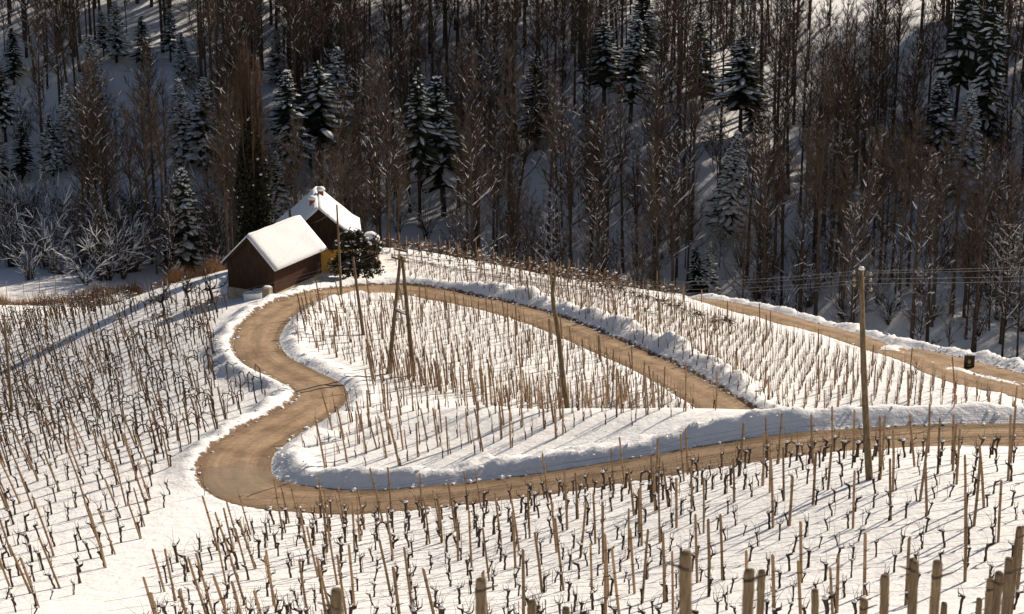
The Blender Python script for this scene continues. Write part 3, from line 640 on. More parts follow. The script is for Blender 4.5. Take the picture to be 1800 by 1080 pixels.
def make_hedge_vine(i):
    """high trained vine at the crest: slim leg, tangle of canes on top carrying snow"""
    T, C, S, K = MB(), MB(), MB(), MB(); h = U(.75, 1.0); p = [v3(.12*math.sin(k), U(-.04, .04), -.1 if k == 0 else h*k/4) for k in range(5)]; T.tube(p, np.linspace(.04, .03, 5), 5)
    for a in range(16):
        q = p[-1]+v3(U(-.45, .45), U(-.3, .3), U(-.2, .25)); e = q+v3(U(-.4, .4), U(-.3, .3), U(-.35, .15)); C.tube([p[-1]+v3(U(-.1, .1), 0, U(-.2, .1)), q, e], [.02, .016, .007], 3)
        K.spike(q, q+v3(U(-.3, .3), U(-.2, .2), U(-.3, .2)), .014)
        if a % 4 == 0: S.blob((q+e)/2+v3(0, 0, .02), (U(.07, .15), U(.06, .12), U(.03, .05)), nu=6, nv=4, jit=.3, flat=.4)
    K.tube([v3(.1, 0, -.2), v3(.1, 0, U(1.3, 1.7))], .024, 5)
    return T, C, S, K
KIND = dict(stump=[make_stump_vine(i) for i in range(12)], arch=[make_arch_vine(i) for i in range(12)], stick=[make_stick_vine(i) for i in range(12)], hedge=[make_hedge_vine(i) for i in range(8)])
STK = [make_stake(U(1.75, 2.2), U(.034, .046)) for i in range(8)]
VM = ('vine', 'cane', 'tree_snow', 'stake'); VN = ('trunk', 'canes', 'snow_cap', 'support_rod')

# ------------------------------------------------------------------ where they stand (rows on the ground, field by field)
LEFT_LOW = [(-260, 850), (240, 800), (318, 815), (300, 885), (268, 935), (205, 985), (150, 1030), (60, 1100), (-260, 1100)]
LEFT_ARCH = [(-260, 590), (120, 548), (230, 535), (330, 522), (385, 524), (400, 545), (386, 570), (372, 605), (392, 645), (445, 672), (478, 688), (455, 712), (400, 745), (325, 790), (305, 815), (240, 800), (-260, 850)]
LEFT_GAP = [(100, 602), (390, 530), (396, 543), (130, 618)]
FRONT = [(250, 1100), (300, 990), (390, 945), (480, 912), (600, 905), (700, 901), (850, 880), (1000, 858), (1200, 826), (1400, 800), (1500, 793), (1880, 792), (2350, 790), (2350, 1160), (250, 1160)]
INNER_LOW = [(533, 770), (530, 812), (560, 838), (650, 852), (720, 842), (800, 812), (1000, 768), (1150, 742), (1290, 722), (1180, 717), (1000, 714), (850, 705), (720, 678), (655, 665), (640, 690), (590, 725)]
INNER_UP = [(525, 538), (570, 528), (660, 524), (760, 526), (900, 560), (1050, 618), (1170, 690), (1210, 712), (1195, 722), (1000, 716), (850, 706), (720, 676), (640, 648), (570, 625), (520, 602), (512, 565)]
RIGHT = [(690, 458), (800, 470), (960, 496), (1200, 535), (1420, 598), (1600, 655), (1700, 690), (1830, 716), (2000, 752), (2150, 785), (1800, 790), (1650, 760), (1500, 735), (1320, 724), (1268, 682), (1150, 618), (990, 545), (850, 512), (740, 496), (700, 480)]
def rows(poly, ang, dr, dv, box_, jit=.12, hide=None):
    x0, x1, y0, y1 = box_; c, s_ = math.cos(ang), math.sin(ang); L = max(x1-x0, y1-y0)*1.1; cx, cy = (x0+x1)/2, (y0+y1)/2
    a = np.arange(-L, L, dr); b_ = np.arange(-L, L, dv); A, B = np.meshgrid(a, b_, indexing='ij'); ri = np.repeat(np.arange(len(a)), len(b_))
    A = A.ravel()+rng.normal(0, jit*dr*.4, A.size); B = B.ravel()+rng.normal(0, jit*dv, B.size)+.37*ri % dv
    x = cx+B*c-A*s_; y = cy+B*s_+A*c; m = (x > x0) & (x < x1) & (y > y0) & (y < y1); x, y, ri = x[m], y[m], ri[m]
    z = hz(x, y); px, py = proj(np.stack([x, y, z], 1)); m = inpoly(px, py, poly)
    if hide: m &= ~inpoly(px, py, hide)
    x, y, z, ri, px, py = [q[m] for q in (x, y, z, ri, px, py)]; m = road_dist(x, y) > .55
    return [q[m] for q in (x, y, z, ri, px, py)]
VINES = []; STAKES = []
def lean_at(px): return np.interp(px, [0, 300, 600, 900, 1300, 1800], [-.30, -.24, -.13, -.07, -.02, .0])
def field(name, poly, ang, dr, dv, box_, kind, stake_every, keep=1.0, hide=None, jit=.12, hs=1.0):
    x, y, z, ri, px, py = rows(poly, ang, dr, dv, box_, jit, hide)
    for k in range(len(x)):
        if random.random() > keep: continue
        kd = kind
        if name == 'left' and (random.random() < .2): kd = 'stick'
        VINES.append((depth((x[k], y[k], z[k])), x[k], y[k], z[k], kd, name, px[k], py[k]))
        if random.random() < 1/stake_every:
            STAKES.append((depth((x[k], y[k], z[k])), x[k]+U(-.15, .15), y[k]+U(-.2, .2), None, name, px[k], hs))
field('front', FRONT, -.06, 2.0, .62, (-24, 34, 44, 86), 'stump', 3.7, .84)
field('leftlow', LEFT_LOW, .75, 1.9, 1.0, (-40, -8, 56, 112), 'stump', 2.4, .9, hs=1.05)
field('left', LEFT_ARCH, .75, 1.45, .88, (-58, -8, 88, 178), 'arch', 7, .97, LEFT_GAP)
field('innerlow', INNER_LOW, .98, 1.45, .8, (-14, 14, 86, 116), 'stick', 3.0, .9)
field('innerup', INNER_UP, 1.15, .78, .62, (-22, 12, 98, 150), 'stick', 8, .95, hs=.85, jit=.3)
DIP = [(650, 640), (720, 664), (850, 686), (1000, 694), (1180, 700), (1215, 714), (1195, 722), (1000, 717), (850, 707), (720, 684), (655, 668)]
field('innerup', DIP, 1.15, .8, .62, (-14, 14, 98, 122), 'stick', 2.4, .95, hs=.85)
field('right', RIGHT, 1.35, .60, .56, (-14, 44, 94, 178), 'stick', 22, .93, hs=.85, jit=.22)
# crest rows of high-trained vines
for row, (pl) in enumerate((((688, 443), (800, 458), (960, 489), (1100, 516), (1195, 531)), ((700, 452), (800, 466), (950, 495), (1060, 520), (1180, 556), (1290, 590)))):
    Q = np.array([hit(*q) for q in pl]); s_ = np.r_[0, np.cumsum(np.linalg.norm(np.diff(Q[:, :2], axis=0), axis=1))]
    for u in np.arange(0, s_[-1], .55 if row == 0 else .8):
        x = np.interp(u, s_, Q[:, 0])+U(-.2, .2); y = np.interp(u, s_, Q[:, 1])+U(-.3, .3); z = float(hz(x, y)); VINES.append((depth((x, y, z)), x, y, z, 'hedge', 'crest', *proj(np.array((x, y, z)))))
offp = lambda px: 1000 if px < -15 or px > 1815 else 0
VINES.sort(key=lambda q: q[0]+offp(q[6])+(1000 if q[7] > 1095 else 0)); STAKES.sort(key=lambda q: q[0]+offp(q[5]))

# the 300 that show largest are things of their own
FIELD_TXT = dict(front='in the front vineyard', leftlow='on the lower left slope', left='in the left vineyard', innerlow='inside the hairpin bend', innerup='in the upper loop', right='on the right slope', crest='along the crest')
def side_txt(px): return 'left side' if px < 600 else 'left middle' if px < 900 else 'right middle' if px < 1250 else 'right side' if px < 1540 else 'far right'
meshes = {k: [tuple(m.mesh(VN[j], M[VM[j]], j in (0, 2)) if m.n else None for j, m in enumerate(v)) for v in L] for k, L in KIND.items()}
for (d, x, y, z, kd, fl, px, py) in VINES[:300]:
    i = random.randrange(len(meshes[kd])); lab = {'stump': 'gnarled short pruned vine', 'stick': 'slender young vine on a thin stick', 'arch': 'arched cane vine', 'hedge': 'bushy snow laden vine'}[kd]
    hasnow = KIND[kd][i][2].n > 45; row_t = 'lowest rows' if py > 1000 else ('middle rows' if py > 890 else 'uppermost rows')
    t = thing('grapevine', (x, y, z), lab+(' with snowy head ' if hasnow else ' ')+FIELD_TXT[fl]+', '+row_t+', '+side_txt(px), 'vine', 'vines in the snowy rows', rz=U(-.5, .5)+(math.pi if random.random() < .35 else 0))
    sc_ = U(.6, .88); t.scale = (sc_, sc_, sc_); t.rotation_euler[1] = lean_at(px)*.45
    for j, me in enumerate(meshes[kd][i]):
        if me: obj(VN[j], me, t)
smesh = [(a.mesh('vine_stake', M['stake']), None) for a, b_ in STK]
mb = MB(); mb.tube([v3(-.06, -.02, .012), v3(0, -.049, .0), v3(.05, -.02, .004), v3(.15, .01, .03)], [.006, .013, .012, .004], 5); tie_me = mb.mesh('wire_tie', M['metal'])
def stake_row(x, y, z): py = proj(v3(x, y, z))[1]; return 'lowest rows' if py > 1000 else ('middle rows' if py > 890 else 'uppermost rows')
def stake_tilt(px): return lean_at(px)+random.gauss(0, .045)
for (d, x, y, z, fl, px, hs) in STAKES[:300]:
    a, b_ = random.choice(smesh); z = float(hz(x, y)); tl = stake_tilt(px); s_ = hs*U(.86, 1.12)
    o = obj('vine_stake', a, None, (x, y, z)); o.rotation_euler = (random.gauss(0, .04), tl, U(-.3, .3)); o.scale = (1, 1, s_)
    tag(o, ('tilted' if abs(tl) > .13 else 'upright')+(' tall' if s_ > 1.03 else ' weathered')+' vine stake '+FIELD_TXT[fl]+', '+stake_row(x, y, z)+', '+side_txt(px), 'stake', 'wooden stakes in the vine rows')
    for zt in (U(.7, .9), U(1.35, 1.55)): obj('wire_tie', tie_me, o, (0, 0, zt))
# all the others, too many to pick apart, joined
def tri(mb):
    V = np.array(mb.v, float).reshape(-1, 3); F = []; Mi = []
    for f, m in zip(mb.f, mb.m):
        for k in range(1, len(f)-1): F.append((f[0], f[k], f[k+1])); Mi.append(m)
    return V, np.array(F, np.int64).reshape(-1, 3), np.array(Mi, np.int32)
def merged(name, items, mats):
    Vs, Fs, Ms, o = [], [], [], 0
    for V, F, Mi, Rm, loc in items:
        Vs.append(V @ Rm.T+loc); Fs.append(F+o); Ms.append(Mi); o += len(V)
    V = np.concatenate(Vs).astype(np.float32); F = np.concatenate(Fs).astype(np.int32); Mi = np.concatenate(Ms)
    me = bpy.data.meshes.new(name); me.vertices.add(len(V)); me.vertices.foreach_set('co', V.ravel()); me.loops.add(F.size); me.polygons.add(len(F))
    me.loops.foreach_set('vertex_index', F.ravel()); me.polygons.foreach_set('loop_start', np.arange(0, F.size, 3, dtype=np.int32)); me.polygons.foreach_set('material_index', Mi)
    for m in mats: me.materials.append(m)
    me.update(calc_edges=True); return obj(name, me)
def combine(mbs):
    a = MB()
    for j, m in enumerate(mbs): a.add(m.v, m.f, j)
    return tri(a)
KT = {k: [combine(v) for v in L] for k, L in KIND.items()}; ST = [combine(v) for v in STK]
def ry(a): c, s = math.cos(a), math.sin(a); return np.array([[c, 0, s], [0, 1, 0], [-s, 0, c]])
items = []
for (d, x, y, z, kd, fl, px, py) in VINES[300:]:
    V, F, Mi = random.choice(KT[kd]); items.append((V, F, Mi, ry(lean_at(px)*.5) @ rotz(U(-.6, .6)+(0 if random.random() < .7 else math.pi)) @ np.diag([1, 1, 1])*U(.85, 1.2)*(.8 if fl == 'right' else .92 if fl == 'innerup' else 1), np.array((x, y, z))))
tag(merged('vineyard_vines', items, [M[q] for q in VM]), 'mass of smaller vines filling the snowy fields farther up', 'vines', kind='stuff')
items = []
for (d, x, y, z, fl, px, hs) in STAKES[300:]:
    V, F, Mi = random.choice(ST); items.append((V, F, Mi, ry(stake_tilt(px)) @ np.diag([1, 1, hs*U(.8, 1.08)]), np.array((x, y, float(hz(x, y))))))
tag(merged('vineyard_stakes', items, [M['stake'], M['metal']]), 'mass of thin stakes standing in the farther vine rows', 'stakes', kind='stuff')
print('VINES', len(VINES), 'STAKES', len(STAKES))

# thick end posts close to the photographer
POSTS = [(1205, 970, 13.5, -.02, 1), (1317, 1001, 16.5, 0, 1), (1339, 1003, 22, 0, 0), (1433, 1037, 24, -.03, 0), (1519, 1053, 23, 0, 1), (1556, 1011, 21.5, -.02, 0), (1607, 984, 19, -.02, 1), (1648, 986, 17.5, 0, 1), (1742, 1018, 22, .02, 1), (1757, 1006, 19.5, .02, 1),
         (1775, 982, 19, 0, 1), (845, 1017, 17, 0, 1), (592, 1036, 15, 0, 1), (935, 1056, 21, 0, 0), (995, 1068, 24, 0, 0), (1722, 1052, 27, 0, 0), (1660, 1060, 26, 0, 0), (1792, 926, 28, .03, 1)]
for k, (px, py, d, ln, tie) in enumerate(POSTS):
    top = at(px, py, d); zb = float(hz(top[0], top[1])); h = top[2]-zb; r = .045*U(.9, 1.08) if d < 26 else .04
    t = thing('vine_post', (top[0]-ln*h, top[1], zb), ['flat topped', 'rough', 'split grey', 'round topped'][k % 4]+' thick wooden post at the bottom edge, '+['first', 'second', 'third', 'fourth', 'fifth', 'sixth', 'seventh', 'eighth', 'ninth', 'tenth', 'eleventh', 'twelfth', 'thirteenth', 'fourteenth', 'fifteenth', 'sixteenth', 'seventeenth', 'eighteenth'][sorted(q[0] for q in POSTS).index(px)]+' from the left', 'post', 'thick posts along the bottom edge')
    mb = MB(); n = 14; zs = [-.4, h*.3, h*.55]+[h-.5+.06*q for q in range(8)]+[h-.022, h-.004, h+.006]; rr = [r*1.04*U(.97, 1.03) for q in zs]; rr[-3] *= .97; rr[-2] *= .84; rr[-1] *= .4
    mb.tube([v3(ln*max(z_, 0)+U(-.003, .003), U(-.003, .003), z_) for z_ in zs], rr, n); sl_ = U(-.25, .25); mb.v = [(q[0]*f_, q[1]*f_, q[2]+(sl_*(q[0]-ln*h) if q[2] > h-.06 else 0)) for q in mb.v for f_ in (1+.05*mnoise.noise(Vector((q[0]*60+k*9, q[1]*60, q[2]*2))),)]; obj('shaft', mb.mesh('shaft', M['post'], True), t)
    if tie:
        zt = h-.045*d/13-U(.02, .1); mb = MB(); mb.tube([v3(ln*h, 0, zt), v3(ln*h, 0, zt+.018)], r*1.12, 10)
        sg_ = 1 if k % 3 else -1
        mb.tube([v3(ln*h-sg_*r*1.1, -r*.6, zt-.008), v3(ln*h, -r*1.13, zt+.008), v3(ln*h+sg_*r*1.2, -r*.6, zt+.025), v3(ln*h+sg_*(r+.1), -.02, zt+.055)], [.008, .012, .011, .006], 5); obj('tie_band', mb.mesh('tie_band', M['iron']), t)
# trellis wires of the front rows
fr = [q for q in STAKES if q[4] == 'front']
rowsd = {}
for q in fr: rowsd.setdefault(round((q[2]+.06*q[1])/1.75), []).append(q)
ORD = 'first second third fourth fifth sixth seventh eighth ninth tenth eleventh twelfth thirteenth fourteenth fifteenth sixteenth seventeenth eighteenth nineteenth twentieth'.split(); kk = 0
for key in sorted(rowsd)[:20]:
    L = sorted(rowsd[key], key=lambda q: q[1])
    if len(L) < 3: continue
    mb = MB()
    for hgt in (.85, 1.5):
        mb.tube([v3(q[1]+lean_at(q[5])*hgt, q[2], float(hz(q[1], q[2]))+hgt) for q in L], .0045, 3, cap=False)
    tag(obj('trellis_wire', mb.mesh('trellis_wire', M['iron'])), 'fine pair of trellis wires strung between stakes of the '+ORD[kk]+' front row from the bottom', 'wire', 'trellis wires of the front rows'); kk += 1

# ------------------------------------------------------------------ trees: kinds
def rnd_dir(base, spread):
    v = np.asarray(base, float)+np.array([random.gauss(0, spread) for _ in range(3)]); return v/np.linalg.norm(v)
def make_bare(H, r0, crown0, n1, l1, up, spread, seed, snowp=.35, twigs=8, l2n=7, lean=0.0):
    random.seed(seed); T, C, S = MB(), MB(), MB(); tp = []; n = 9; ph = U(0, 6)
    for k in range(n+1):
        t_ = k/n; tp.append(v3(lean*H*t_*t_+.12*math.sin(2.2*t_*3+ph)*t_, .12*math.cos(1.7*t_*3+ph)*t_, -.5 if k == 0 else H*t_))
    T.tube(tp, [r0*1.25]+[r0*(1-.88*k/n) for k in range(1, n+1)], 6)
    def trunk_at(t_): i = min(int(t_*n), n-1); f_ = t_*n-i; return tp[i]*(1-f_)+tp[i+1]*f_
    def snow_on(a, b_, r):
        L = np.linalg.norm(b_-a)
        if abs(b_[2]-a[2])/L < .86 and random.random() < snowp:
            S.tube([a+v3(0, 0, r*.7+.012), (a+b_)/2+v3(0, 0, r*.75+.03), b_+v3(0, 0, r*.7+.01)], [r*.6+.012, r*.7+.025, r*.5+.008], 3, cap=False)
    for i in range(n1):
        t_ = crown0+(1-crown0)*(i+U(0, 1))/n1; t_ = min(t_, .985); b0 = trunk_at(t_); az = i*2.4+U(-.5, .5); L = l1*U(.65, 1.15)*(1-.62*max(0, (t_-crown0)/(1-crown0))**1.4)
        d = v3(math.cos(az)*spread, math.sin(az)*spread, up+U(-.2, .25)); d /= np.linalg.norm(d); q = [b0]; seg = 4
        for k in range(seg): d = rnd_dir(d+v3(0, 0, .10), .13); q.append(q[-1]+d*L/seg)
        rb = r0*(1-.85*t_)*.55+.012; C.tube(q, [rb*(1-.75*k/seg) for k in range(seg+1)], 4, cap=False)
        for k in range(seg): snow_on(q[k], q[k+1], rb*(1-.7*k/seg))
        for j in range(l2n):
            u = U(.2, 1); a = min(int(u*seg), seg-1); p0 = q[a]+(q[a+1]-q[a])*(u*seg-a); dd_ = rnd_dir((q[a+1]-q[a])/np.linalg.norm(q[a+1]-q[a])+v3(0, 0, .25), .5); L2 = L*U(.28, .5)
            m1 = p0+dd_*L2*.5; dd2 = rnd_dir(dd_+v3(0, 0, .25), .2); e = m1+dd2*L2*.5; C.tube([p0, m1, e], [.028, .021, .010], 3, cap=False)
            snow_on(p0, m1, .022); snow_on(m1, e, .015)
            for w_ in range(twigs):
                u2 = U(.15, 1); s0 = p0+(m1-p0)*u2*2 if u2 < .5 else m1+(e-m1)*(u2-.5)*2; C.spike(s0, s0+rnd_dir(dd2+v3(0, 0, .3), .45)*L2*U(.4, .95), .0115)
    return T, C, S
def make_conifer(H, rad, seed, snow=1.0, clear=.1, droop=.45, sparse=1.0):
    random.seed(seed); T, C, S = MB(), MB(), MB(); T.tube([v3(0, 0, -.5), v3(.05, 0, H*.5), v3(0, 0, H*.985)], [H*.013, H*.008, .015], 7)
    z = H*clear
    while z < H*.975:
        f_ = (z/H-clear)/(1-clear); L0 = rad*(1-f_)**.82*min(1, .55+f_*4)+.22; nb = random.choice((5, 6, 6, 7)); az0 = U(0, 6.28)
        for k in range(nb):
            if random.random() > sparse: continue
            az = az0+6.283*k/nb+U(-.25, .25); L = L0*U(.72, 1.2); o = v3(math.cos(az), math.sin(az), 0); sd = v3(-math.sin(az), math.cos(az), 0); dr = droop*U(.7, 1.3)*(1.05-f_*.75)
            sp = [v3(0, 0, z+U(-.12, .12))+o*L*u+v3(0, 0, L*(.16*u-dr*u*u*1.0)) for u in (0, .28, .56, .82, 1.0)]; wd = [.05, .17*L+.05, .19*L+.05, .13*L+.03, .01]
            vs = []; fs = []
            for q, w_ in zip(sp, wd):
                j_ = U(.75, 1.25); vs += [q+sd*w_*j_-v3(0, 0, w_*.32), q+v3(0, 0, .045), q-sd*w_*(2-j_)-v3(0, 0, w_*.32), q-v3(0, 0, .10+w_*.35)]
            for a in range(4):
                for b_ in range(4): fs.append((a*4+b_, a*4+(b_+1) % 4, a*4+4+(b_+1) % 4, a*4+4+b_))
            C.add(vs, fs)
            for a in range(9):
                u = U(.2, 1); i = min(int(u*4), 3); p0 = sp[i]+(sp[i+1]-sp[i])*(u*4-i); s_ = random.choice((-1, 1)); C.spike(p0, p0+sd*s_*U(.12, .34)*L*.75+o*U(.05, .2)*L-v3(0, 0, U(.05, .3)*L*.5+.05), .045)
            if random.random() < .86*snow:
                a = random.choice((0, 1, 1)); b_ = random.choice((3, 4, 4)); W_ = U(.9, 1.25)*min(snow, 1.1)
                top = []; m_ = [sp[i]+v3(U(-.03, .03), U(-.03, .03), .05) for i in range(a, b_+1)]
                vs = []; fs = []; nn = len(m_)
                for i, q in enumerate(m_):
                    ww = max(.03, wd[a+i]*W_)*(0.45 if i in (0, nn-1) else 1)*U(.6, 1.25); th = (.07+.09*snow)*(0.4 if i in (0, nn-1) else U(.7, 1.2)); vs += [q+sd*ww-v3(0, 0, ww*.34-.01), q+v3(0, 0, th), q-sd*ww-v3(0, 0, ww*.34-.01)]
                for i in range(nn-1):
                    for b2 in range(3): fs.append((i*3+b2, i*3+(b2+1) % 3, i*3+3+(b2+1) % 3, i*3+3+b2))
                S.add(vs, fs)
        z += U(.36, .56)*(.55+.6*(1-f_))*H/18
    S.blob(v3(0, 0, H*.975), (.10, .10, .22), nu=6, nv=4)
    return T, C, S
def make_hazel(h, n, seed, snowp=.6, spread=.5):
    random.seed(seed); T, S = MB(), MB()
    for i in range(n):
        az = U(0, 6.28); d = v3(math.cos(az)*spread*U(.2, 1), math.sin(az)*spread*U(.2, 1), 1); d /= np.linalg.norm(d); q = [v3(U(-.2, .2), U(-.2, .2), -.2)]; L = h*U(.6, 1.1)
        for k in range(5): d = rnd_dir(d+v3(math.cos(az), math.sin(az), -.25)*.13*k*spread, .08); q.append(q[-1]+d*L/5)
        T.tube(q, np.linspace(.04, .008, 6), 3, cap=False)
        for k in range(1, 5):
            for b_ in range(3):
                e = q[k]+rnd_dir(d+v3(math.cos(az)*.5, math.sin(az)*.5, .1), .55)*L*U(.12, .3); T.spike(q[k], e, .014)
                if random.random() < snowp*.6: S.tube([q[k]+v3(0, 0, .02), (q[k]+e)/2+v3(0, 0, .035), e+v3(0, 0, .01)], [.02, .032, .008], 3, cap=False)
            if random.random() < snowp: S.tube([q[k]+v3(0, 0, .02), (q[k]+q[k+1])/2+v3(0, 0, .05), q[k+1]+v3(0, 0, .02)], [.025, .045, .02], 3, cap=False)
    return T, S
#            H     r0  crown0 n1  l1  up  spread
BARE = [make_bare(20, .23, .36, 28, 4.6, .85, .8, 101, .30), make_bare(22, .26, .46, 26, 4.2, .95, .7, 102, .25), make_bare(18, .19, .30, 28, 4.2, .8, .85, 103, .35), make_bare(21, .21, .48, 22, 3.8, 1.0, .65, 104, .22),
        make_bare(16, .17, .24, 28, 4.2, .6, 1.0, 105, .6, 9), make_bare(19, .20, .34, 26, 4.2, .9, .75, 106, .3, lean=.06), make_bare(14, .15, .22, 26, 3.8, .5, 1.05, 107, .7, 8), make_bare(23, .24, .52, 24, 4.0, 1.0, .65, 108, .2)]
YOUNG = [make_bare(9, .07, .15, 22, 2.4, .8, .8, 151, .35, 7, 6), make_bare(7.5, .06, .1, 22, 2.3, .7, .9, 152, .45, 7, 6), make_bare(11, .08, .2, 22, 2.4, 1.0, .65, 153, .25, 7, 6, lean=.08), make_bare(6, .05, .08, 20, 2.1, .6, 1.0, 154, .6, 6, 6)]
CONI = [make_conifer(18, 2.7, 201, 1.0, .10), make_conifer(18, 2.4, 202, .8, .22, .5, .9), make_conifer(18, 3.0, 203, .7, .38, .4, .85), make_conifer(18, 2.3, 204, 1.3, .06, .6), make_conifer(18, 2.6, 205, .55, .15, .5, .8), make_conifer(12, 2.3, 206, .9, .04, .35, .95)]
HAZ = [make_hazel(4.5, 20, 301, .32), make_hazel(3.6, 16, 302, .5, .8), make_hazel(5.5, 24, 303, .2, .4)]
random.seed(77)
bare_me = [(t_.mesh('trunk', M['bark'], True), c.mesh('crown', M['twig']), s_.mesh('branch_snow', M['tree_snow'])) for t_, c, s_ in BARE]
young_me = [(t_.mesh('trunk', M['bark'], True), c.mesh('crown', M['twig']), s_.mesh('branch_snow', M['tree_snow'])) for t_, c, s_ in YOUNG]
coni_me = [(t_.mesh('trunk', M['bark'], True), c.mesh('crown', M['needle']), s_.mesh('branch_snow', M['tree_snow'])) for t_, c, s_ in CONI]
haz_me = [(t_.mesh('stems', M['twig']), s_.mesh('branch_snow', M['tree_snow'])) for t_, s_ in HAZ]
def plant(name, mes, p, scale, label, cat, group, tilt=0.0):
    t = thing(name, p, label, cat, group, rz=U(0, 6.28)); t.scale = (scale[0], scale[0], scale[1]); t.rotation_euler[0] = random.gauss(0, .025)+tilt; t.rotation_euler[1] = random.gauss(0, .035)
    a = obj(mes[0].name.split('.')[0], mes[0], t)
    if len(mes) == 3: c = obj('crown', mes[1], t); tag(obj('branch_snow', mes[2], c), kind='stuff')
    else: tag(obj('branch_snow', mes[1], t), kind='stuff')
    return t
TREES = []                                            # (x, y, clearance radius)
def free(x, y, r): return all((x-a)**2+(y-b_)**2 > (r+c)**2 for a, b_, c in TREES)
# conifers, one by one: base px, base py, tip py, kind, what tells it apart
CON = [(325, 476, 296, 5, 'snow lined spruce standing just beyond the brown hedge left of the barn'), (322, 292, 140, 3, 'heavily snow laden spruce above the hedge spruce, left one of a pair'), (362, 300, 140, 0, 'snowy spruce just right of the heavily laden one, mid slope'),
       (122, 290, 148, 3, 'snow laden spruce at the left, taller of two neighbours'), (93, 310, 200, 0, 'smaller snow laden spruce just below left of its taller neighbour'), (40, 320, 214, 4, 'dark spread spruce low at the left edge'), (165, 205, 66, 3, 'thickly snowed spruce high on the left slope'),
       (25, 150, 52, 4, 'dark spruce near the upper left corner'), (205, 110, 5, 0, 'snowy spruce at the top left below the bright clearing'), (183, 100, 22, 1, 'slim spruce at the top left beside the snowy one'), (327, 150, 58, 0, 'snowy spruce near the top, above the laden pair'), (300, 110, 20, 1, 'narrow spruce at the top, left of a snowy spruce'),
       (510, 330, 128, 1, 'dark spruce right of the tall poplar'), (562, 320, 112, 2, 'broad spruce with snow lines behind the house'), (588, 290, 88, 0, 'snowy topped spruce behind the broad one above the house'), (738, 400, 124, 2, 'tall spruce with bare lower trunk in mid slope right of the house'), (780, 380, 138, 1, 'slim dark spruce right beside the bare trunked spruce'),
       (1060, 215, 44, 2, 'broad dark spruce high in the middle of the slope'), (1108, 215, 38, 1, 'narrow spruce just right of the broad one high on the slope'), (1300, 265, 66, 2, 'layered spruce above the lit white spruce'), (1326, 250, 128, 4, 'small snowy spruce below the layered one'), (1278, 415, 230, 3, 'brightly snow caked spruce standing alone in the right middle'),
       (1645, 330, 138, 1, 'tall drooping spruce on the right slope, left of two'), (1694, 350, 160, 3, 'snow caked spruce on the right slope, right of two'), (1243, 524, 426, 0, 'bluish small spruce at the foot of the slope beyond the crest'), (1224, 526, 432, 4, 'dark narrow spruce touching the bluish one beyond the crest'), (490, 150, 58, 0, 'spruce behind the top of the poplar'),
       (1128, 130, -20, 4, 'spruce cut by the top edge in the middle'), (1672, 260, -40, 2, 'very tall dark spruce cut by the top edge at the right'), (1730, 300, -30, 4, 'dark tall spruce near the right edge cut by the top edge'), (488, 392, 268, 0, 'spruce with lit snowy boughs just behind the poplar'), (942, 265, 100, 4, 'slim dark spruce in the middle of the slope'), (10, 250, 120, 1, 'half seen spruce at the left edge'),
       (1235, 190, 40, 4, 'dark spruce left of the layered one high on the slope'), (250, 120, 30, 4, 'thin dark spruce at the top left'), (5, 330, 235, 0, 'spruce touching the left edge above the snowy bushes')]
CSEEN = [(446, 40, 420, 156.5), (1258, 230, 415, 226), (1298, 230, 415, 226), (1645, 138, 330, 240), (122, 148, 290, 240), (322, 140, 292, 240)]
def hides(px, top, bot, d, wpx):
    return any(d < cd-1 and abs(px-cx) < 13+wpx and top < cb-.3*(cb-ct) and bot > ct for cx, ct, cb, cd in CSEEN)
for bx_, by_, ty, kd, lab in CON:
    p = hit(bx_, by_, 180) if by_ < 470 else hit(bx_, by_, 186); d = depth(p); H = (by_-ty)/FPX*d/math.cos(PITCH+.0)*1.0; base = 12 if kd == 5 else 18
    s_ = H/base; plant('spruce_tree', coni_me[kd], p, (s_*(1.35 if kd == 5 else 1.65 if s_ < .95 else .95), s_), lab, 'tree', 'spruces on the forest slope'); TREES.append((p[0], p[1], 1.3)); CSEEN.append((bx_, ty, by_, d))
# bare broadleaved trees
BT = ['tall straight bare tree', 'very tall high crowned bare tree', 'bushy bare tree', 'slim narrow crowned bare tree', 'wide snow dusted bare tree', 'slightly leaning bare tree', 'low spreading snowy bare tree', 'towering thin bare tree']
def where_txt(px, py): return ('at the foot of' if py > 380 else 'low on' if py > 270 else 'halfway up' if py > 160 else 'high on')+' the forest slope, '+('left edge' if px < 90 else 'far left' if px < 220 else 'left' if px < 480 else 'left of centre' if px < 760 else 'centre' if px < 1040 else 'right of centre' if px < 1300 else 'right' if px < 1560 else 'far right' if px < 1700 else 'right edge')
cnt = 0; tries = 0; extra = []
while tries < 30000 and cnt < 296:
    tries += 1; y = U(198, 285); x = U(-.30, .30)*y; z = float(hz(x, y)); px, py = proj(v3(x, y, z))
    if z > -53 and y < 200: continue
    if float(forest_h(np.array(x), np.array(y)))-float(tps(np.array(x), np.array(min(y, 250.)))) < -1.0 and y < 232: continue
    tpx, tpy = proj(v3(x, y, z+17))
    if not (-60 < px < 1860) or tpy > 700 or py < -40: continue
    if 1370 < px < 1650 and py < 45: continue
    if (1375 < px < 1650 or 170 < px < 262) and tpy < 22 and random.random() < .6: continue
    if px < 560 and tpy > 430: continue
    if not free(x, y, .7 if random.random() < .6 else 1.2): continue
    if hides(px, tpy, py, depth((x, y, z)), 17): continue
    low = py > 430; i = random.choices(range(8), [3, 3, 2, 3, 2.2, 2, 1.8 if low else .8, 3])[0]; s_ = U(.78, 1.08)
    plant('bare_tree', bare_me[i], (x, y, z), (s_*U(.9, 1.1), s_), BT[i]+' '+where_txt(px, py), 'tree', 'bare trees of the forest'); TREES.append((x, y, .75)); cnt += 1
print('BARE', cnt, tries)
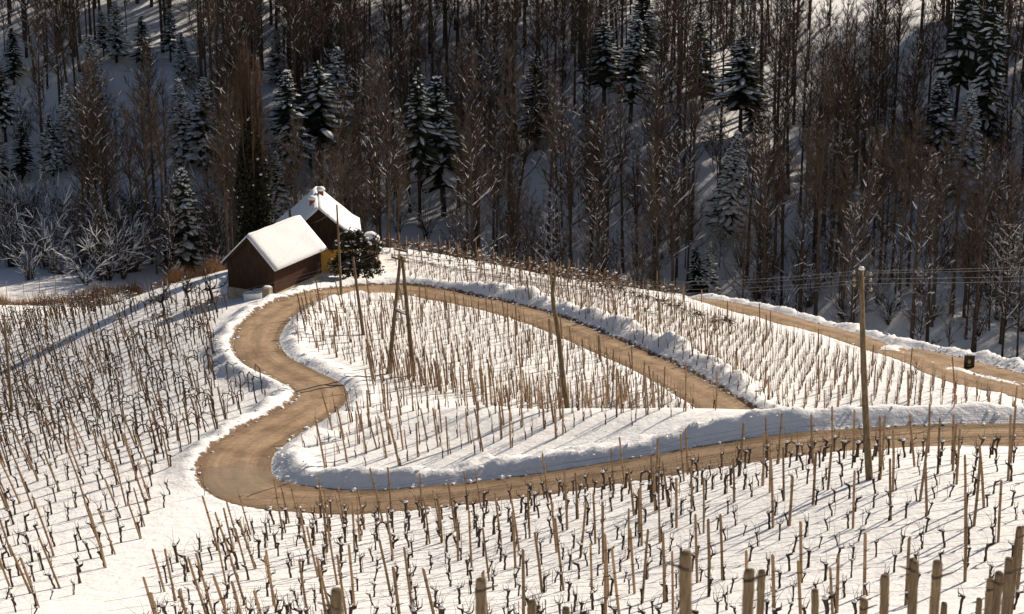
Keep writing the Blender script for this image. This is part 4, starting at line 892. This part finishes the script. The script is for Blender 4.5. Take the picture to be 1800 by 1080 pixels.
cnt = 0; tries = 0; YT = ['slender young bare tree', 'bushy young bare tree', 'thin leaning young tree', 'small snowy young tree']
while tries < 30000 and cnt < 280:
    tries += 1; y = U(196, 288); x = U(-.30, .30)*y; z = float(hz(x, y)); px, py = proj(v3(x, y, z)); tpx, tpy = proj(v3(x, y, z+7))
    if float(forest_h(np.array(x), np.array(y)))-float(tps(np.array(x), np.array(min(y, 250.)))) < -3.0 and y < 232: continue
    if not (-40 < px < 1840) or py < -20 or (1370 < px < 1650 and py < 45) or (px < 160 and py > 500): continue
    if not free(x, y, .25) or hides(px, tpy, py, depth((x, y, z)), 9): continue
    i = random.randrange(4); s_ = U(.75, 1.2); plant('young_tree', young_me[i], (x, y, z), (s_*U(.9, 1.2), s_), YT[i]+' '+where_txt(px, py), 'tree', 'young trees under the forest'); TREES.append((x, y, .3)); cnt += 1
print('YOUNG', cnt, tries)
# the rest of the wood beyond the brow and outside the picture, one mass
def thin(mbs, k):
    a = MB(); a.add(mbs[0].v, mbs[0].f, 0); n0 = 0
    for f, m in zip(mbs[1].f, mbs[1].m): pass
    a.add(mbs[1].v, [f for i, f in enumerate(mbs[1].f) if len(f) == 4 or i % k == 0], 1); return tri(a)
TH = [thin(BARE[i], 2) for i in (0, 2, 3, 7)]; TC = [combine(CONI[i]) for i in (4,)]
items = []
for _ in range(5200):
    if len(items) > 300: break
    y = U(215, 420); x = U(-130, 175); z = float(hz(x, y)); px, py = proj(v3(x, y, z)); tpx, tpy = proj(v3(x, y, z+18))
    if -60 < px < 1860 and (y < YTOP+16 or tpy > -10 and y < YTOP+16): continue
    if 300 < y and -60 < px < 1860 and y < YTOP+20: continue
    if y > 360 and abs(x) > 120: continue
    if not free(x, y, 1.2): continue
    TREES.append((x, y, .9)); s_ = U(.75, 1.1); V, F, Mi = random.choice(TH); items.append((V, F, Mi, rotz(U(0, 6)) @ np.diag([s_, s_, s_]), v3(x, y, z)))
for _ in range(900):                               # wood outside the picture to the right, whose shade falls across the slope
    y = U(196, 300); x = .262*y+U(2, 48); z = float(hz(x, y))
    if len(items) > 470 or not free(x, y, .8): continue
    TREES.append((x, y, .8)); s_ = U(.85, 1.15); V, F, Mi = random.choice(TH); items.append((V, F, Mi, rotz(U(0, 6)) @ np.diag([s_*1.15, s_*1.15, s_]), v3(x, y, z)))
cnt = 0; tries = 0
while tries < 20000 and cnt < 340:
    tries += 1; y = U(203, 284); x = U(-.28, .28)*y; z = float(hz(x, y)); px, py = proj(v3(x, y, z)); tpx, tpy = proj(v3(x, y, z+15))
    if float(forest_h(np.array(x), np.array(y)))-float(tps(np.array(x), np.array(min(y, 250.)))) < -1.0 and y < 232: continue
    if not (-40 < px < 1840) or py < -20 or (1370 < px < 1650 and py < 45) or (px < 560 and tpy > 430): continue
    if random.random() > (1 if px < 620 else .5): continue
    if (1375 < px < 1650 or 170 < px < 262) and tpy < 22 and random.random() < .5: continue
    if not free(x, y, .35) or hides(px, tpy, py, depth((x, y, z)), 13): continue
    TREES.append((x, y, .5)); s_ = U(.6, .95); V, F, Mi = random.choice(TH); items.append((V, F, Mi, rotz(U(0, 6)) @ np.diag([s_*1.1, s_*1.1, s_]), v3(x, y, z))); cnt += 1
print('MASS', cnt, tries, sum(len(q[1]) for q in items))
tag(merged('forest', items, [M['bark'], M['twig']]), 'mass of thinner bare trees filling the wood between the bigger ones', 'forest', kind='stuff')
# snow-bent bushes along the foot of the wood
HB = [(190, 478, 2), (150, 500, 1), (60, 440, 1), (20, 470, 2), (95, 480, 0), (240, 470, 1), (280, 440, 0), (380, 430, 0), (40, 400, 0), (120, 420, 2), (390, 340, 2), (230, 380, 0), (620, 400, 1), (660, 395, 0), (700, 410, 0), (750, 420, 2), (820, 440, 0), (900, 455, 1), (560, 340, 0), (980, 470, 2), (1060, 490, 0), (1330, 520, 1), (1420, 540, 0), (1560, 570, 0), (1640, 560, 1), (1720, 590, 0), (1780, 560, 2), (1480, 560, 2), (1150, 500, 0), (1660, 480, 0), (1770, 450, 1), (1560, 430, 0), (640, 360, 1), (1300, 470, 2)]
for _ in range(60): HB.append((U(-10, 400), U(395, 500), random.choice((0, 1, 2, 2))))
HB = [q for q in HB if not (q[1] > 330 and abs(q[0]-325) < 48)]
for _ in range(22): HB.append((U(1300, 1800), U(430, 600), random.randrange(3)))
for k, (px, py, kd) in enumerate(HB):
    p = hit(px, py, 183); s_ = U(.9, 1.35)*(1.15 if px < 420 else 1); plant('hazel_bush', haz_me[kd], p, (s_, s_), ['many stemmed upright bush', 'low wide snowy bush', 'tall loose bush'][kd]+' '+where_txt(px, py), 'bush', 'bushes along the forest foot')

# tall poplar with ivy
p = at(446, 428, 156.5); p[2] = hz(p[0], p[1]); Hp = 1.06*float(at(446, 46, 156.5)[2]-p[2])
t = thing('poplar_tree', p, 'tall narrow brown poplar wrapped in dark ivy behind the barn', 'tree'); random.seed(5)
T, C, I, S = MB(), MB(), MB(), MB(); T.tube([v3(0, 0, -.5), v3(.1, 0, Hp*.4), v3(0, 0, Hp*.8)], [.42, .25, .06], 8)
for i in range(64):
    az = U(0, 6.28); z0 = Hp*U(.06, .72); R0 = 1.35*math.sqrt(U(0, 1)); L = min(Hp*U(.4, .8), Hp*(1.0-.13*R0)*U(.86, 1)-z0); q = [v3(0, 0, z0)]
    if L < 1: continue
    for k in range(1, 7):
        u = k/6; rr = R0*(1-(1-u)**2)*(1-.35*u*u*(z0+L)/Hp); q.append(v3(math.cos(az)*rr+U(-.06, .06), math.sin(az)*rr+U(-.06, .06), z0+L*u))
    C.tube(q, np.linspace(.06, .012, 7), 4, cap=False)
    for k in range(44):
        u = U(.15, 1); a = min(int(u*6), 5); b0 = q[a]+(q[a+1]-q[a])*(u*6-a); ln = U(.5, 1.5); e = b0+v3(math.cos(az)*U(-.05, .3)+U(-.15, .15), math.sin(az)*U(-.05, .3)+U(-.15, .15), ln); C.spike(b0, e, .013)
for i in range(13000):
    z0 = Hp*U(.0, 1)**1.15*.66+.3; wmax = (1.15 if z0 < Hp*.36 else 1.15*(1-(z0-Hp*.36)/(Hp*.32))); 
    col = random.choice(((-.75, 0), (.55, .3), (.05, -.5), (.95, -.2), (-.1, .4), (-.4, -.3))); rr = max(.08, wmax*.5*U(.4, 1)); az = U(0, 6.28); c = v3(col[0]*min(1, wmax)+math.cos(az)*rr, col[1]+math.sin(az)*rr, z0)
    a = rnd_dir((0, 0, 0), 1)*U(.09, .17); b_ = np.cross(a, rnd_dir((0, 0, 0), 1)); b_ = b_/np.linalg.norm(b_)*U(.07, .13); I.add([c-a, c+b_, c+a, c-b_], [(0, 1, 2, 3)])
    if i % 190 == 0: S.blob(c+v3(0, 0, .05), (U(.05, .13), U(.05, .13), U(.05, .12)), nu=6, nv=4, jit=.25)
obj('trunk', T.mesh('trunk', M['bark'], True), t); cr = obj('crown', C.mesh('crown', M['poplar_twig']), t); iv = obj('ivy', I.mesh('ivy', M['ivy']), t); obj('snow', S.mesh('snow', M['tree_snow'], True), iv)
# evergreen shrub by the house
p = hit(626, 490); t = thing('evergreen_shrub', p, 'big dark evergreen shrub dotted with snow in front of the house', 'shrub')
L_, S, T = MB(), MB(), MB(); lobes = [(-.75, 0, 1.5, .85, 1.9), (.55, .1, 1.45, 1.1, 1.6), (1.15, .3, 1.9, .65, 1.2), (-.25, -.3, 1.1, 1.1, 1.2), (-1.0, .1, .9, .75, 1.0), (.9, -.2, .9, .95, 1.0), (-.55, .2, 2.7, .42, .85), (.1, .3, 2.6, .5, .8)]
for i in range(9): az = U(0, 6.28); T.tube([v3(0, 0, -.2), v3(math.cos(az)*.4, math.sin(az)*.4, .9), v3(math.cos(az)*.9, math.sin(az)*.7, 2.1)], [.07, .05, .02], 5)
for i in range(420):
    cx, cy, cz, rx, rz_ = random.choice(lobes); d = rnd_dir((0, 0, 0), 1); k = U(.55, 1.08); c = v3(cx, cy, cz)+d*np.array((rx, rx*.85, rz_*.75))*k
    if c[2] < .1: continue
    for j in range(16):
        q = c+np.array([random.gauss(0, .11) for _ in range(3)]); a = rnd_dir(d*.4+v3(0, 0, .3), .7)*U(.08, .15); b_ = np.cross(a, rnd_dir((0, 0, 0), 1)); b_ = b_/(np.linalg.norm(b_)+1e-6)*U(.05, .09); L_.add([q-a*.4, q+b_, q+a, q-b_], [(0, 1, 2, 3)])
    if random.random() < .42 and k > .8: S.blob(c+v3(0, -.03, .1), (U(.07, .2), U(.07, .18), U(.04, .09)), nu=7, nv=4, jit=.3, flat=.5)
k_ = 88/FPX*depth(p)/3.35; t.scale = (k_*.98, k_*.98, k_)
obj('stem', T.mesh('stem', M['bark']), t); lv = obj('foliage', L_.mesh('foliage', M['shrub_leaf']), t); obj('snow_clumps', S.mesh('snow_clumps', M['tree_snow'], True), lv)
# gnarled fruit trees left of the barn
for k, (px, py, hgt, lab) in enumerate(((371, 533, 3.6, 'gnarled dark fruit tree right against the barn gable'), (330, 538, 3.0, 'low gnarled fruit tree second from the barn'), (287, 555, 2.7, 'crooked fruit tree third from the barn among the vines'))):
    random.seed(900+k); p = hit(px, py); t = thing('fruit_tree', p, lab, 'tree'); T, C, S = MB(), MB(), MB(); tr = [v3(0, 0, -.2), v3(.08, 0, .45), v3(-.05, .05, .95)]; T.tube(tr, [.12, .095, .085], 7)
    for i in range(7):
        az = i*.9+U(-.3, .3); d = v3(math.cos(az)*.9, math.sin(az)*.9, .55); d /= np.linalg.norm(d); q = [tr[-1]]; L = hgt*U(.4, .6)
        for s_ in range(5): d = rnd_dir(d+v3(0, 0, .08), .28); q.append(q[-1]+d*L/5)
        C.tube(q, np.linspace(.055, .014, 6), 5, cap=False)
        for j in range(9):
            a = random.randint(1, 5); d2 = rnd_dir(d+v3(0, 0, .3), .6); e = q[a]+d2*U(.25, .6); m_ = (q[a]+e)/2+v3(U(-.06, .06), U(-.06, .06), U(0, .08)); C.tube([q[a], m_, e], [.02, .015, .006], 3, cap=False)
            for w_ in range(4): C.spike(m_, m_+rnd_dir(v3(0, 0, .7), .7)*U(.15, .4), .008)
            if random.random() < .3: S.tube([q[a]+v3(0, 0, .02), m_+v3(0, 0, .035), e], [.015, .025, .005], 3, cap=False)
    obj('trunk', T.mesh('trunk', M['bark'], True), t); c = obj('crown', C.mesh('crown', M['vine']), t); obj('branch_snow', S.mesh('branch_snow', M['tree_snow']), c)
# brown hedge along the left brow
random.seed(31); Q = [hit(*q) for q in ((-40, 545), (60, 536), (150, 526), (240, 512), (310, 497), (370, 482), (400, 474))]; ctr = Q[3]
S_, F_ = MB(), MB(); cum = np.r_[0, np.cumsum([np.linalg.norm(b_[:2]-a[:2]) for a, b_ in zip(Q, Q[1:])])]
for i in range(9000):
    u = U(0, cum[-1]); x = np.interp(u, cum, [q[0] for q in Q])+random.gauss(0, .35); y = np.interp(u, cum, [q[1] for q in Q])+random.gauss(0, .55); b0 = v3(x, y, float(hz(x, y))-.05)-ctr
    h_ = U(.7, 1.5)*(1+.25*math.sin(u*.9)); S_.spike(b0, b0+v3(random.gauss(0, .22), random.gauss(0, .2), h_), .02)
t = thing('brush_hedge', ctr, 'long reddish brown brushwood hedge along the left brow', 'hedge'); obj('stems', S_.mesh('stems', M['reddish_twig']), t)
# meadow stakes beyond the hedge at the far left, sapling by the far road
p = hit(1607, 712); t = thing('sapling', p, 'thin bare sapling at the lower edge of the right vineyard', 'sapling'); T = MB(); T.tube([v3(0, 0, -.2), v3(.03, 0, 1.2), v3(-.03, 0, 2.4)], [.03, .022, .008], 5)
for i in range(22): z0 = U(.7, 2.3); T.spike(v3(0, 0, z0), v3(U(-.55, .55), U(-.3, .3), z0+U(.4, .9)), .011)
obj('stem', T.mesh('stem', M['twig']), t)
for k, px in enumerate((12, 42, 70, 98, 122)):
    p = hit(px, 520-k, 186); mb = MB(); mb.tube([v3(0, 0, -.2), v3(.03, 0, 1.5)], .03, 5); tag(obj('fence_stake', mb.mesh('fence_stake', M['stake']), loc=p), ORD[k]+' pale stake from the left in the small meadow beyond the hedge', 'stake', 'stakes in the far meadow')
# fence posts along the crest beyond the right field
for k, px in enumerate(range(985, 1235, 31)):
    py = np.interp(px, [960, 1100, 1200, 1260], [486, 511, 527, 538]); p = hit(px, py); mb = MB(); mb.tube([v3(0, 0, -.2), v3(0, 0, 1.0)], .04, 6); tag(obj('fence_post', mb.mesh('fence_post', M['stake']), loc=p), ORD[k]+' short fence post from the left along the crest above the far road', 'post', 'fence posts on the crest')
